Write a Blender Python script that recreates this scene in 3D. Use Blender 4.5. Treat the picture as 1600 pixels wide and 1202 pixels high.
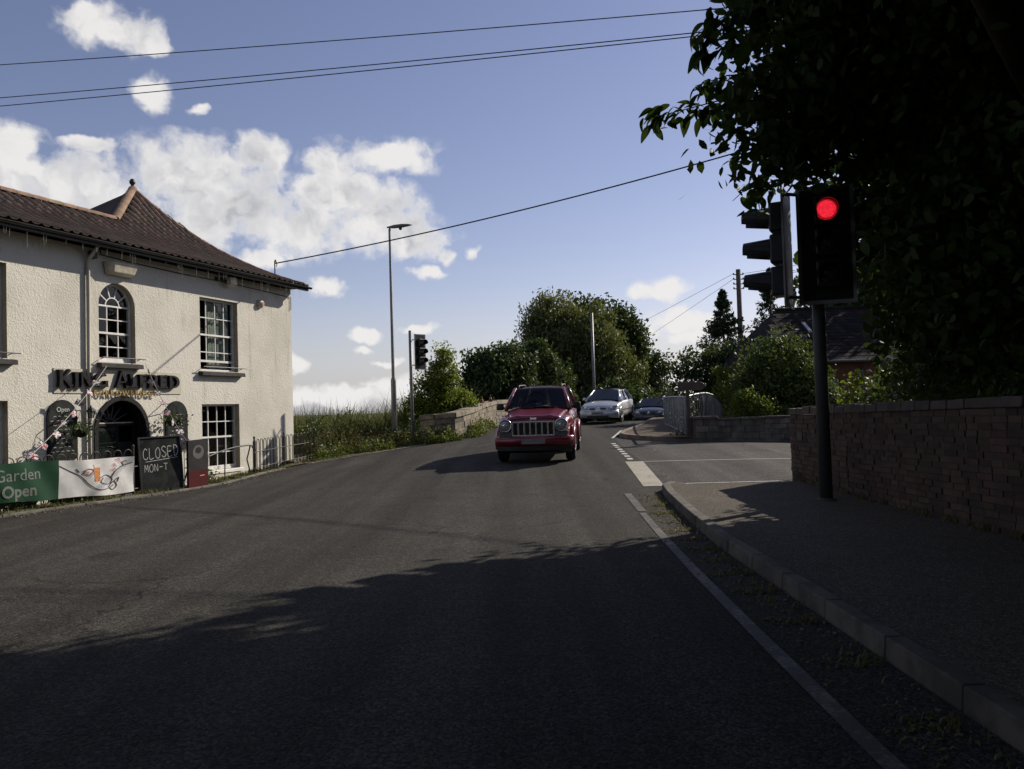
import bpy, math, random
import numpy as np
from mathutils import Vector, Matrix

# ------------------------------------------------------------------ clear
for o in list(bpy.data.objects):
    bpy.data.objects.remove(o, do_unlink=True)
S = bpy.context.scene
COL = S.collection
R = math.radians

# ------------------------------------------------------------------ camera
cam_d = bpy.data.cameras.new('camera')
cam = bpy.data.objects.new('camera', cam_d)
COL.objects.link(cam)
S.camera = cam
cam_d.sensor_width = 36.0
cam_d.lens = 28.8
cam_d.clip_start = 0.05
cam_d.clip_end = 6000
PITCH, ROLL, EYE = R(1.7), R(1.7), 1.55
fw = Vector((0, math.cos(PITCH), math.sin(PITCH)))
up0 = Vector((0, -math.sin(PITCH), math.cos(PITCH)))
rt0 = Vector((1, 0, 0))
rt = rt0 * math.cos(ROLL) - up0 * math.sin(ROLL)
up = rt0 * math.sin(ROLL) + up0 * math.cos(ROLL)
mw = Matrix.Identity(4)
for i in range(3):
    mw[i][0] = rt[i]; mw[i][1] = up[i]; mw[i][2] = -fw[i]
mw[2][3] = EYE
cam.matrix_world = mw

# ------------------------------------------------------------------ sun, sky, exposure
SUN_EL, SUN_AZ = R(31.0), R(51.0)          # azimuth clockwise from +Y
sd = Vector((math.sin(SUN_AZ) * math.cos(SUN_EL), math.cos(SUN_AZ) * math.cos(SUN_EL), math.sin(SUN_EL)))
sl = bpy.data.lights.new('sun', 'SUN')
sl.energy = 5.0
sl.angle = R(0.55)
sl.color = (1.0, 0.91, 0.78)
sun = bpy.data.objects.new('sun', sl)
COL.objects.link(sun)
sun.location = sd * 60
sun.rotation_euler = (-sd).to_track_quat('-Z', 'Y').to_euler()
S.view_settings.view_transform = 'Standard'
S.view_settings.look = 'None'
S.view_settings.exposure = 0.3
S.view_settings.gamma = 1.0
S.view_settings.use_curve_mapping = False

W = bpy.data.worlds.new('World')
S.world = W
W.use_nodes = True
nt = W.node_tree
nt.nodes.clear()


def nd(tree, typ, **kw):
    n = tree.nodes.new(typ)
    for k, v in kw.items():
        if k == 'ins':
            for kk, vv in v.items():
                n.inputs[kk].default_value = vv
        else:
            setattr(n, k, v)
    return n


def math_n(tree, op, a, b=None, c=None, clamp=False):
    n = tree.nodes.new('ShaderNodeMath')
    n.operation = op
    n.use_clamp = clamp
    for i, v in enumerate((a, b, c)):
        if v is None:
            continue
        if isinstance(v, (int, float)):
            n.inputs[i].default_value = v
        else:
            tree.links.new(v, n.inputs[i])
    return n.outputs[0]


def smooth_n(tree, v, lo, hi):
    n = tree.nodes.new('ShaderNodeMapRange')
    n.interpolation_type = 'SMOOTHSTEP'
    n.inputs['From Min'].default_value = lo
    n.inputs['From Max'].default_value = hi
    tree.links.new(v, n.inputs['Value'])
    return n.outputs['Result']


def mixc(tree, fac, a, b, blend='MIX'):
    n = tree.nodes.new('ShaderNodeMix')
    n.data_type = 'RGBA'
    n.blend_type = blend
    n.clamp_factor = True
    for sock, v in ((n.inputs[0], fac), (n.inputs[6], a), (n.inputs[7], b)):
        if isinstance(v, (int, float)):
            sock.default_value = v
        elif isinstance(v, tuple):
            sock.default_value = v if len(v) == 4 else (*v, 1)
        else:
            tree.links.new(v, sock)
    return n.outputs[2]


def noise_n(tree, vec, scale, detail=4, rough=0.55, lac=2.0):
    n = tree.nodes.new('ShaderNodeTexNoise')
    n.inputs['Scale'].default_value = scale
    n.inputs['Detail'].default_value = detail
    n.inputs['Roughness'].default_value = rough
    n.inputs['Lacunarity'].default_value = lac
    if vec is not None:
        tree.links.new(vec, n.inputs['Vector'])
    return n


def build_world():
    t = nt
    out = nd(t, 'ShaderNodeOutputWorld')
    bg = nd(t, 'ShaderNodeBackground')
    bg.inputs['Strength'].default_value = 0.075
    t.links.new(bg.outputs[0], out.inputs[0])
    sky = nd(t, 'ShaderNodeTexSky')
    sky.sky_type = 'NISHITA'
    sky.sun_disc = False
    sky.sun_elevation = SUN_EL
    sky.sun_rotation = SUN_AZ
    sky.altitude = 0
    sky.air_density = 1.0
    sky.dust_density = 0.25
    sky.ozone_density = 2.0
    # the photograph's white balance leans the blue towards violet
    tint = mixc(t, 1.0, sky.outputs[0], SKY_TINT, 'MULTIPLY')
    tc = nd(t, 'ShaderNodeTexCoord')
    sep = nd(t, 'ShaderNodeSeparateXYZ')
    t.links.new(tc.outputs['Generated'], sep.inputs[0])
    az = math_n(t, 'ARCTAN2', sep.outputs[0], sep.outputs[1])
    el = math_n(t, 'ARCSINE', sep.outputs[2])
    ae = nd(t, 'ShaderNodeCombineXYZ')
    t.links.new(az, ae.inputs[0]); t.links.new(el, ae.inputs[1])
    # wispy displacement of the cloud outlines
    wn = noise_n(t, ae.outputs[0], 22, 3, 0.6)
    wv = nd(t, 'ShaderNodeVectorMath'); wv.operation = 'SUBTRACT'
    t.links.new(wn.outputs['Color'], wv.inputs[0]); wv.inputs[1].default_value = (0.5, 0.5, 0.5)
    ws = nd(t, 'ShaderNodeVectorMath'); ws.operation = 'SCALE'
    t.links.new(wv.outputs[0], ws.inputs[0]); ws.inputs['Scale'].default_value = 0.035
    wa = nd(t, 'ShaderNodeVectorMath'); wa.operation = 'ADD'
    t.links.new(ae.outputs[0], wa.inputs[0]); t.links.new(ws.outputs[0], wa.inputs[1])
    acc = accb = None
    for a, e, ra, re in CLOUDS:
        mp = nd(t, 'ShaderNodeMapping')
        ra *= 1.35; re *= 1.35
        mp.inputs['Location'].default_value = (-a / ra, -e / re, 0)
        mp.inputs['Scale'].default_value = (1 / ra, 1 / re, 0)
        t.links.new(wa.outputs[0], mp.inputs['Vector'])
        g = nd(t, 'ShaderNodeTexGradient'); g.gradient_type = 'SPHERICAL'
        t.links.new(mp.outputs[0], g.inputs[0])
        acc = g.outputs['Fac'] if acc is None else math_n(t, 'MAXIMUM', acc, g.outputs['Fac'])
        if re > 0.033: accb = g.outputs['Fac'] if accb is None else math_n(t, 'MAXIMUM', accb, g.outputs['Fac'])
    # scattered cumulus in the rest of the sky
    st = nd(t, 'ShaderNodeMapping'); st.inputs['Scale'].default_value = (1, 1, 2.2)
    t.links.new(tc.outputs['Generated'], st.inputs['Vector'])
    far = noise_n(t, st.outputs[0], 3.2, 3, 0.5)
    farm = smooth_n(t, far.outputs['Fac'], 0.52, 0.72)
    absaz = math_n(t, 'ABSOLUTE', az)
    gate = math_n(t, 'MAXIMUM', smooth_n(t, absaz, 0.58, 0.72), smooth_n(t, el, 0.48, 0.6))
    acc = math_n(t, 'MAXIMUM', acc, math_n(t, 'MULTIPLY', farm, gate))
    fb = noise_n(t, wa.outputs[0], 24, 6, 0.56)
    grow = smooth_n(t, acc, 0.0, 0.35)
    v = math_n(t, 'MULTIPLY_ADD', acc, 1.5, -0.40)
    amp = math_n(t, 'MULTIPLY', math_n(t, 'SUBTRACT', fb.outputs['Fac'], 0.5), math_n(t, 'MULTIPLY', grow, 2.7))
    v = math_n(t, 'ADD', v, amp)
    dens = smooth_n(t, v, -0.22, 0.62)
    dens = math_n(t, 'MULTIPLY', dens, 0.96)
    # thick cores go a little grey
    b2 = noise_n(t, wa.outputs[0], 14, 4, 0.55)
    # billows: compare the density with the density a little way towards the sun
    so = nd(t, 'ShaderNodeVectorMath'); so.operation = 'ADD'; so.inputs[1].default_value = (0.011, 0.012, 0)
    t.links.new(wa.outputs[0], so.inputs[0])
    fs_ = noise_n(t, so.outputs[0], 24, 4, 0.5)
    f0_ = noise_n(t, wa.outputs[0], 24, 4, 0.5)
    rel = math_n(t, 'SUBTRACT', fs_.outputs['Fac'], f0_.outputs['Fac'])
    relm = smooth_n(t, rel, -0.10, 0.13)
    deep = math_n(t, 'MULTIPLY', smooth_n(t, v, 0.10, 0.85), smooth_n(t, math_n(t, 'MAXIMUM', accb, math_n(t, 'MULTIPLY', farm, gate)), 0.02, 0.4))
    core = math_n(t, 'MULTIPLY', deep, math_n(t, 'MULTIPLY_ADD', relm, 0.55, math_n(t, 'MULTIPLY', smooth_n(t, b2.outputs['Fac'], 0.40, 0.62), 0.55)), clamp=True)
    ccol = mixc(t, core, CLOUD_LIT, CLOUD_GREY)
    low = math_n(t, 'MULTIPLY', math_n(t, 'SUBTRACT', 1.0, smooth_n(t, el, -0.02, 0.13)), 0.75)
    tint = mixc(t, low, tint, HORIZON)
    fin = mixc(t, dens, tint, ccol)
    t.links.new(fin, bg.inputs['Color'])


SKY_TINT = (1.33, 1.05, 1.08)
HORIZON = (3.9, 4.9, 6.2)
CLOUD_LIT = (9.3, 9.1, 8.95)
CLOUD_GREY = (5.3, 5.4, 5.7)
CLOUDS = [(-0.449, 0.412, 0.055, 0.026), (-0.41, 0.401, 0.033, 0.013), (-0.471, 0.42, 0.035, 0.013), (-0.411, 0.351, 0.024, 0.021), (-0.36, 0.342, 0.012, 0.006), (-0.542, 0.291, 0.035, 0.02), (-0.473, 0.293, 0.038, 0.01), (-0.504, 0.253, 0.109, 0.036), (-0.368, 0.275, 0.103, 0.041), (-0.298, 0.297, 0.036, 0.026), (-0.32, 0.236, 0.113, 0.043), (-0.144, 0.3, 0.069, 0.023), (-0.203, 0.261, 0.057, 0.028), (-0.209, 0.293, 0.038, 0.029), (-0.158, 0.233, 0.061, 0.044), (-0.248, 0.22, 0.066, 0.037), (-0.116, 0.21, 0.054, 0.03), (-0.3, 0.182, 0.032, 0.013), (-0.219, 0.154, 0.028, 0.015), (-0.098, 0.168, 0.028, 0.008), (-0.046, 0.192, 0.014, 0.008), (-0.074, 0.189, 0.012, 0.011), (-0.176, 0.093, 0.023, 0.01), (-0.181, 0.074, 0.014, 0.006), (-0.111, 0.103, 0.025, 0.007), (-0.154, 0.062, 0.026, 0.006), (-0.208, 0.022, 0.082, 0.015), (-0.124, 0.032, 0.061, 0.014), (-0.074, 0.047, 0.035, 0.011), (0.188, 0.137, 0.042, 0.015), (0.197, 0.101, 0.051, 0.017), (0.157, 0.087, 0.031, 0.008), (0.216, 0.031, 0.052, 0.023), (-0.258, 0.063, 0.016, 0.012), (0.214, 0.085, 0.03, 0.011)]
build_world()

# ------------------------------------------------------------------ materials
MATS = {}
ALB = 0.82


def base_mat(name):
    m = bpy.data.materials.new(name)
    m.use_nodes = True
    t = m.node_tree
    p = t.nodes['Principled BSDF']
    MATS[name] = m
    return m, t, p


def mat(name, col, rough=0.8, col2=None, vscale=2.5, bump=0.0, bscale=60.0, bdist=0.01, metal=0.0, spec=0.4,
        island=0.0, coat=0.0, detail=5, lo=0.38, hi=0.64):
    """principled surface whose colour wanders between col and col2 with world-space noise"""
    m, t, p = base_mat(name)
    col2 = col2 or tuple(c * 0.72 for c in col)
    if not metal: col, col2 = tuple(c * ALB for c in col), tuple(c * ALB for c in col2)
    geo = nd(t, 'ShaderNodeNewGeometry')
    n = noise_n(t, geo.outputs['Position'], vscale, detail, 0.6)
    c = mixc(t, smooth_n(t, n.outputs['Fac'], lo, hi), col, col2)
    if island:
        oi = nd(t, 'ShaderNodeObjectInfo')
        rnd = math_n(t, 'FRACT', math_n(t, 'ADD', oi.outputs['Random'], geo.outputs['Random Per Island']))
        f = math_n(t, 'MULTIPLY_ADD', rnd, island, 1.0 - island * 0.55)
        hs = nd(t, 'ShaderNodeHueSaturation')
        t.links.new(c, hs.inputs['Color']); t.links.new(f, hs.inputs['Value'])
        hue = math_n(t, 'MULTIPLY_ADD', math_n(t, 'FRACT', math_n(t, 'MULTIPLY', rnd, 7.3)), 0.04, 0.48)
        t.links.new(hue, hs.inputs['Hue'])
        c = hs.outputs[0]
    t.links.new(c, p.inputs['Base Color'])
    p.inputs['Roughness'].default_value = rough
    p.inputs['Metallic'].default_value = metal
    p.inputs['Specular IOR Level'].default_value = spec
    if coat:
        p.inputs['Coat Weight'].default_value = coat
        p.inputs['Coat Roughness'].default_value = 0.04
    if bump:
        b = noise_n(t, geo.outputs['Position'], bscale, 3, 0.6)
        bn = nd(t, 'ShaderNodeBump')
        bn.inputs['Strength'].default_value = bump
        bn.inputs['Distance'].default_value = bdist
        t.links.new(b.outputs['Fac'], bn.inputs['Height'])
        t.links.new(bn.outputs[0], p.inputs['Normal'])
    return m


def leaf_mat(name, col, col2, trans=0.35, rough=0.5, vscale=0.9, spec=0.25):
    m, t, p = base_mat(name)
    geo = nd(t, 'ShaderNodeNewGeometry')
    n = noise_n(t, geo.outputs['Position'], vscale, 3, 0.6)
    oi = nd(t, 'ShaderNodeObjectInfo')
    rnd = math_n(t, 'FRACT', math_n(t, 'ADD', oi.outputs['Random'], geo.outputs['Random Per Island']))
    f = math_n(t, 'MULTIPLY_ADD', rnd, 0.5, math_n(t, 'MULTIPLY_ADD', n.outputs['Fac'], 1.6, -0.55), clamp=True)
    c = mixc(t, f, col, col2)
    t.links.new(c, p.inputs['Base Color'])
    p.inputs['Roughness'].default_value = rough
    p.inputs['Specular IOR Level'].default_value = spec
    tr = nd(t, 'ShaderNodeBsdfTranslucent')
    tcol = mixc(t, 1.0, c, (1.25, 1.3, 0.55), 'MULTIPLY')
    t.links.new(tcol, tr.inputs['Color'])
    ms = nd(t, 'ShaderNodeMixShader')
    ms.inputs[0].default_value = trans
    t.links.new(p.outputs[0], ms.inputs[1]); t.links.new(tr.outputs[0], ms.inputs[2])
    t.links.new(ms.outputs[0], t.nodes['Material Output'].inputs[0])
    return m


def asphalt_mat(name, dark, light, tan, stone_scale=95.0, worn=False):
    m, t, p = base_mat(name)
    geo = nd(t, 'ShaderNodeNewGeometry')
    pos = geo.outputs['Position']
    big = noise_n(t, pos, 0.35, 4, 0.6)
    mid = noise_n(t, pos, 2.6, 4, 0.65)
    fine = noise_n(t, pos, 28, 3, 0.7)
    vor = nd(t, 'ShaderNodeTexVoronoi')
    vor.inputs['Scale'].default_value = stone_scale
    t.links.new(pos, vor.inputs['Vector'])
    sepc = nd(t, 'ShaderNodeSeparateColor')
    t.links.new(vor.outputs['Color'], sepc.inputs[0])
    c = mixc(t, smooth_n(t, sepc.outputs[0], 0.1, 0.95), dark, light)
    c = mixc(t, math_n(t, 'MULTIPLY', smooth_n(t, sepc.outputs[1], 0.8, 0.95), 0.8), c, tan)
    shade = math_n(t, 'MULTIPLY_ADD', big.outputs['Fac'], 0.7, math_n(t, 'MULTIPLY_ADD', mid.outputs['Fac'], 0.45, 0.38))
    shade = math_n(t, 'MULTIPLY', shade, math_n(t, 'MULTIPLY_ADD', fine.outputs['Fac'], 0.9, 0.55))
    if worn:
        # long streaks left by traffic, tar-filled cracks and a few oily blots
        mp = nd(t, 'ShaderNodeMapping'); mp.inputs['Scale'].default_value = (1.5, 0.07, 1); mp.inputs['Rotation'].default_value = (0, 0, R(4))
        t.links.new(pos, mp.inputs['Vector'])
        stn = noise_n(t, mp.outputs[0], 1.0, 3, 0.5)
        shade = math_n(t, 'MULTIPLY', shade, math_n(t, 'MULTIPLY_ADD', smooth_n(t, stn.outputs['Fac'], 0.3, 0.7), 0.58, 0.74))
        wn_ = noise_n(t, pos, 1.3, 4, 0.6)
        wvv = nd(t, 'ShaderNodeVectorMath'); wvv.operation = 'SCALE'; wvv.inputs['Scale'].default_value = 1.1
        t.links.new(wn_.outputs['Color'], wvv.inputs[0])
        wad = nd(t, 'ShaderNodeVectorMath'); wad.operation = 'ADD'
        t.links.new(pos, wad.inputs[0]); t.links.new(wvv.outputs[0], wad.inputs[1])
        ck = nd(t, 'ShaderNodeTexVoronoi'); ck.feature = 'DISTANCE_TO_EDGE'; ck.inputs['Scale'].default_value = 0.28
        t.links.new(wad.outputs[0], ck.inputs['Vector'])
        crack = math_n(t, 'SUBTRACT', 1.0, smooth_n(t, ck.outputs['Distance'], 0.002, 0.010))
        crack = math_n(t, 'MULTIPLY', crack, smooth_n(t, big.outputs['Fac'], 0.48, 0.58))
        blot = noise_n(t, pos, 0.9, 2, 0.4)
        dk = math_n(t, 'MAXIMUM', math_n(t, 'MULTIPLY', crack, 0.55), math_n(t, 'MULTIPLY', smooth_n(t, blot.outputs['Fac'], 0.66, 0.74), 0.3))
        shade = math_n(t, 'MULTIPLY', shade, math_n(t, 'SUBTRACT', 1.0, dk))
    hs = nd(t, 'ShaderNodeHueSaturation')
    t.links.new(c, hs.inputs['Color']); t.links.new(shade, hs.inputs['Value'])
    t.links.new(hs.outputs[0], p.inputs['Base Color'])
    p.inputs['Roughness'].default_value = 0.88
    p.inputs['Specular IOR Level'].default_value = 0.1
    h = math_n(t, 'ADD', math_n(t, 'MULTIPLY', vor.outputs['Distance'], -1.0), math_n(t, 'MULTIPLY', fine.outputs['Fac'], 0.8))
    bn = nd(t, 'ShaderNodeBump')
    bn.inputs['Strength'].default_value = 0.7
    bn.inputs['Distance'].default_value = 0.008
    t.links.new(h, bn.inputs['Height'])
    t.links.new(bn.outputs[0], p.inputs['Normal'])
    return m


def paint_mat(name, col, under, wear=0.5):
    m, t, p = base_mat(name)
    geo = nd(t, 'ShaderNodeNewGeometry')
    n = noise_n(t, geo.outputs['Position'], 22, 6, 0.75)
    n2 = noise_n(t, geo.outputs['Position'], 2.0, 4, 0.6)
    v = math_n(t, 'MULTIPLY_ADD', n2.outputs['Fac'], 0.6, math_n(t, 'MULTIPLY', n.outputs['Fac'], 0.7))
    c = mixc(t, smooth_n(t, v, wear, wear + 0.14), col, under)
    t.links.new(c, p.inputs['Base Color'])
    p.inputs['Roughness'].default_value = 0.75
    return m


def thin_glass(name, tint=(0.9, 0.95, 0.93), refl=1.0):
    m, t, p = base_mat(name)
    t.nodes.remove(p)
    tr = nd(t, 'ShaderNodeBsdfTransparent'); tr.inputs[0].default_value = (*tint, 1)
    gl = nd(t, 'ShaderNodeBsdfGlossy'); gl.inputs['Roughness'].default_value = 0.02
    lw = nd(t, 'ShaderNodeLayerWeight')
    sch = math_n(t, 'MULTIPLY_ADD', math_n(t, 'POWER', lw.outputs['Facing'], 5.0), 0.95, 0.045)
    ms = nd(t, 'ShaderNodeMixShader')
    t.links.new(math_n(t, 'MULTIPLY', sch, refl, clamp=True), ms.inputs[0])
    t.links.new(tr.outputs[0], ms.inputs[1]); t.links.new(gl.outputs[0], ms.inputs[2])
    t.links.new(ms.outputs[0], t.nodes['Material Output'].inputs[0])
    return m


def emit_mat(name, col, strength, edge):
    m, t, p = base_mat(name)
    p.inputs['Base Color'].default_value = (*edge, 1)
    p.inputs['Emission Color'].default_value = (*col, 1)
    tc = nd(t, 'ShaderNodeNewGeometry')
    v = nd(t, 'ShaderNodeTexVoronoi'); v.inputs['Scale'].default_value = 38
    t.links.new(tc.outputs['Position'], v.inputs['Vector'])
    t.links.new(math_n(t, 'MULTIPLY_ADD', v.outputs['Distance'], -strength * 0.6, strength * 1.2), p.inputs['Emission Strength'])
    return m


# roughcast render of the public house
def roughcast():
    m, t, p = base_mat('roughcast')
    geo = nd(t, 'ShaderNodeNewGeometry')
    pos = geo.outputs['Position']
    big = noise_n(t, pos, 0.5, 5, 0.6)
    st = nd(t, 'ShaderNodeMapping'); st.inputs['Scale'].default_value = (2.2, 2.2, 0.35)
    t.links.new(pos, st.inputs['Vector'])
    streak = noise_n(t, st.outputs[0], 1.6, 5, 0.65)
    c = mixc(t, smooth_n(t, big.outputs['Fac'], 0.42, 0.66), (0.565, 0.545, 0.485), (0.475, 0.458, 0.395))
    c = mixc(t, math_n(t, 'MULTIPLY', smooth_n(t, streak.outputs['Fac'], 0.55, 0.75), 0.5), c, (0.30, 0.285, 0.23))
    t.links.new(c, p.inputs['Base Color'])
    p.inputs['Roughness'].default_value = 0.95
    p.inputs['Specular IOR Level'].default_value = 0.15
    a = noise_n(t, pos, 15, 4, 0.6)
    b = nd(t, 'ShaderNodeTexVoronoi'); b.inputs['Scale'].default_value = 30
    t.links.new(pos, b.inputs['Vector'])
    h = math_n(t, 'MULTIPLY_ADD', b.outputs['Distance'], -0.5, a.outputs['Fac'])
    bn = nd(t, 'ShaderNodeBump'); bn.inputs['Strength'].default_value = 0.6; bn.inputs['Distance'].default_value = 0.02
    t.links.new(h, bn.inputs['Height']); t.links.new(bn.outputs[0], p.inputs['Normal'])
    return m


roughcast()
asphalt_mat('asphalt', (0.0225, 0.0215, 0.0197), (0.052, 0.0492, 0.0445), (0.08, 0.073, 0.06), 62, True)
asphalt_mat('asphalt_side', (0.038, 0.036, 0.034), (0.092, 0.088, 0.083), (0.17, 0.15, 0.13), 70, True)
asphalt_mat('footway', (0.058, 0.051, 0.042), (0.115, 0.101, 0.082), (0.2, 0.17, 0.14), 80)
asphalt_mat('footway_red', (0.085, 0.068, 0.054), (0.15, 0.12, 0.095), (0.2, 0.16, 0.12), 80)
asphalt_mat('gravel', (0.10, 0.085, 0.07), (0.24, 0.2, 0.16), (0.3, 0.25, 0.2), 30)
paint_mat('road_paint', (0.42, 0.405, 0.37), (0.09, 0.085, 0.08), 0.72)
paint_mat('road_paint_cream', (0.30, 0.28, 0.22), (0.11, 0.10, 0.08), 0.66)
paint_mat('road_paint_worn', (0.115, 0.107, 0.088), (0.034, 0.032, 0.028), 0.53)
mat('ground', (0.06, 0.075, 0.025), 0.95, (0.13, 0.11, 0.06), 0.7, bump=0.5, bscale=30, bdist=0.03)
mat('concrete', (0.135, 0.122, 0.10), 0.9, (0.065, 0.06, 0.05), 3, bump=0.3, bscale=70, island=0.25)
mat('kerb_red', (0.27, 0.20, 0.15), 0.9, (0.18, 0.14, 0.11), 3, bump=0.3, bscale=70, island=0.2)
mat('plaster', (0.58, 0.55, 0.46), 0.9, (0.5, 0.47, 0.39), 1.5)
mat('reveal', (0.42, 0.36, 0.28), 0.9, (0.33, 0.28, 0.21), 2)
mat('white_paint', (0.78, 0.78, 0.75), 0.45, (0.66, 0.66, 0.62), 6)
mat('cream_paint', (0.66, 0.62, 0.5), 0.5, (0.5, 0.46, 0.36), 6)
mat('stone_sill', (0.055, 0.05, 0.045), 0.9, (0.03, 0.03, 0.028), 6, bump=0.3)
mat('pantile', (0.10, 0.060, 0.046), 0.88, (0.062, 0.048, 0.040), 2.5, bump=0.3, bscale=40, island=0.5)
mat('ridge_clay', (0.30, 0.19, 0.12), 0.85, (0.19, 0.125, 0.08), 4, bump=0.3, bscale=40, island=0.3)
mat('black_iron', (0.018, 0.018, 0.019), 0.5, (0.035, 0.03, 0.027), 20, spec=0.4)
mat('black_plastic', (0.012, 0.012, 0.013), 0.45, (0.02, 0.02, 0.02), 10)
mat('black_board', (0.022, 0.025, 0.024), 0.9, (0.04, 0.044, 0.042), 4, spec=0.08)
mat('chalk', (0.72, 0.72, 0.70), 0.95, (0.38, 0.38, 0.37), 60)
mat('gold', (0.42, 0.30, 0.09), 0.4, (0.3, 0.2, 0.06), 8, metal=0.3)
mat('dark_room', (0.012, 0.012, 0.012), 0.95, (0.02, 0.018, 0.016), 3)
mat('curtain', (0.42, 0.43, 0.38), 0.9, (0.3, 0.31, 0.28), 8)
mat('galv', (0.30, 0.31, 0.32), 0.5, (0.22, 0.23, 0.24), 5, metal=0.5)
mat('grey_paint', (0.17, 0.175, 0.18), 0.55, (0.13, 0.13, 0.135), 4)
mat('lamp_steel', (0.20, 0.20, 0.20), 0.5, (0.15, 0.15, 0.15), 4, metal=0.3)
mat('signal_pole', (0.05, 0.052, 0.054), 0.6, (0.06, 0.06, 0.06), 5)
mat('board_white', (0.36, 0.36, 0.35), 0.7, (0.25, 0.25, 0.24), 6)
mat('pole_wood', (0.13, 0.105, 0.085), 0.9, (0.08, 0.065, 0.055), 6, bump=0.4, bscale=30)
mat('wire', (0.02, 0.02, 0.022), 0.6, (0.03, 0.03, 0.03), 2)
mat('brick', (0.105, 0.060, 0.044), 0.92, (0.065, 0.046, 0.037), 7, bump=0.5, bscale=60, island=0.7)
mat('mortar', (0.10, 0.086, 0.07), 0.95, (0.06, 0.053, 0.044), 4, bump=0.4, bscale=80)
mat('stone', (0.27, 0.225, 0.165), 0.92, (0.15, 0.13, 0.10), 4, bump=0.5, bscale=35, island=0.5)
mat('stone_grey', (0.17, 0.155, 0.13), 0.92, (0.10, 0.095, 0.08), 4, bump=0.5, bscale=35, island=0.5)
mat('coping', (0.12, 0.092, 0.074), 0.92, (0.075, 0.06, 0.05), 5, bump=0.5, bscale=35, island=0.4)
mat('roof_slate', (0.024, 0.020, 0.020), 0.95, (0.014, 0.012, 0.012), 3, spec=0.1, bump=0.5, bscale=50, island=0.5)
mat('house_brick', (0.20, 0.085, 0.06), 0.92, (0.13, 0.07, 0.05), 9, bump=0.4, bscale=60)
mat('bark', (0.07, 0.058, 0.045), 0.95, (0.04, 0.033, 0.027), 5, bump=0.7, bscale=18, bdist=0.02)
mat('orange_plastic', (0.30, 0.035, 0.02), 0.6, (0.22, 0.03, 0.02), 4)
mat('sign_brown', (0.10, 0.07, 0.05), 0.6, (0.07, 0.05, 0.04), 4)
mat('banner_green', (0.009, 0.052, 0.024), 0.7, (0.007, 0.043, 0.02), 3, spec=0.15)
mat('banner_white', (0.66, 0.66, 0.64), 0.5, (0.56, 0.56, 0.56), 5)
mat('print_grey', (0.38, 0.41, 0.38), 0.7)
mat('print_dark', (0.05, 0.045, 0.05), 0.6)
mat('print_amber', (0.55, 0.2, 0.03), 0.5, (0.4, 0.13, 0.02), 10)
mat('print_red', (0.45, 0.04, 0.06), 0.6)
mat('print_pink', (0.55, 0.25, 0.25), 0.6)
mat('flag_white', (0.75, 0.73, 0.73), 0.8)
mat('flag_red', (0.55, 0.03, 0.06), 0.8)
mat('flag_blue', (0.03, 0.05, 0.25), 0.8)
mat('sign_maroon', (0.07, 0.008, 0.009), 0.8, (0.05, 0.008, 0.008), 5, spec=0.12)
mat('sign_dark', (0.02, 0.019, 0.021), 0.8, (0.03, 0.028, 0.03), 5, spec=0.12)
mat('sign_grey', (0.075, 0.07, 0.07), 0.7)
mat('alarm_red', (0.45, 0.12, 0.1), 0.5)
mat('car_red', (0.165, 0.008, 0.017), 0.30, (0.14, 0.007, 0.015), 2, coat=0.8, metal=0.15)
mat('car_silver', (0.50, 0.51, 0.53), 0.32, (0.46, 0.47, 0.49), 2, metal=0.55, coat=0.6)
mat('car_dark', (0.02, 0.024, 0.028), 0.3, (0.016, 0.018, 0.02), 2, coat=0.8)
mat('chrome', (0.62, 0.63, 0.64), 0.2, (0.5, 0.5, 0.5), 20, metal=0.9)
mat('lamp_glass', (0.33, 0.34, 0.35), 0.12, (0.2, 0.2, 0.21), 30, spec=0.8, coat=0.6)
mat('car_glass', (0.012, 0.014, 0.016), 0.05, (0.02, 0.022, 0.024), 2, spec=0.7)
mat('tyre', (0.015, 0.015, 0.015), 0.85, (0.025, 0.024, 0.022), 10)
mat('trim_grey', (0.12, 0.12, 0.12), 0.5, (0.09, 0.09, 0.09), 8)
mat('plate', (0.26, 0.26, 0.25), 0.6, (0.2, 0.2, 0.2), 12)
mat('seat_cloth', (0.05, 0.05, 0.055), 0.9)
mat('paper', (0.6, 0.6, 0.56), 0.8)
mat('lens_dark', (0.03, 0.022, 0.02), 0.25, (0.02, 0.02, 0.02), 10, spec=0.6)
emit_mat('lens_red', (1.0, 0.025, 0.05), 0.78, (0.4, 0.02, 0.02))
emit_mat('lens_red_rim', (1.0, 0.015, 0.03), 0.30, (0.2, 0.01, 0.01))
thin_glass('window_glass', (0.72, 0.78, 0.76), 1.1)
thin_glass('windscreen', (0.35, 0.4, 0.4), 1.0)
leaf_mat('leaf_near', (0.030, 0.052, 0.014), (0.044, 0.068, 0.017), 0.26, 0.6, spec=0.12)
leaf_mat('leaf_willow', (0.070, 0.090, 0.034), (0.125, 0.130, 0.055), 0.35, 0.55, 0.35)
leaf_mat('leaf_dark', (0.030, 0.050, 0.018), (0.058, 0.080, 0.028), 0.3, 0.55, 0.5)
leaf_mat('leaf_mid', (0.05, 0.078, 0.024), (0.09, 0.115, 0.035), 0.35, 0.55, 0.5)
leaf_mat('leaf_conifer', (0.022, 0.038, 0.018), (0.04, 0.055, 0.024), 0.15, 0.6, 0.6)
leaf_mat('leaf_yellow', (0.085, 0.125, 0.024), (0.15, 0.17, 0.03), 0.45, 0.5, 1.5)
leaf_mat('leaf_bramble', (0.05, 0.08, 0.02), (0.12, 0.125, 0.035), 0.4, 0.55, 1.2)
leaf_mat('reed', (0.045, 0.058, 0.02), (0.12, 0.118, 0.055), 0.35, 0.7, 0.5)
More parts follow.
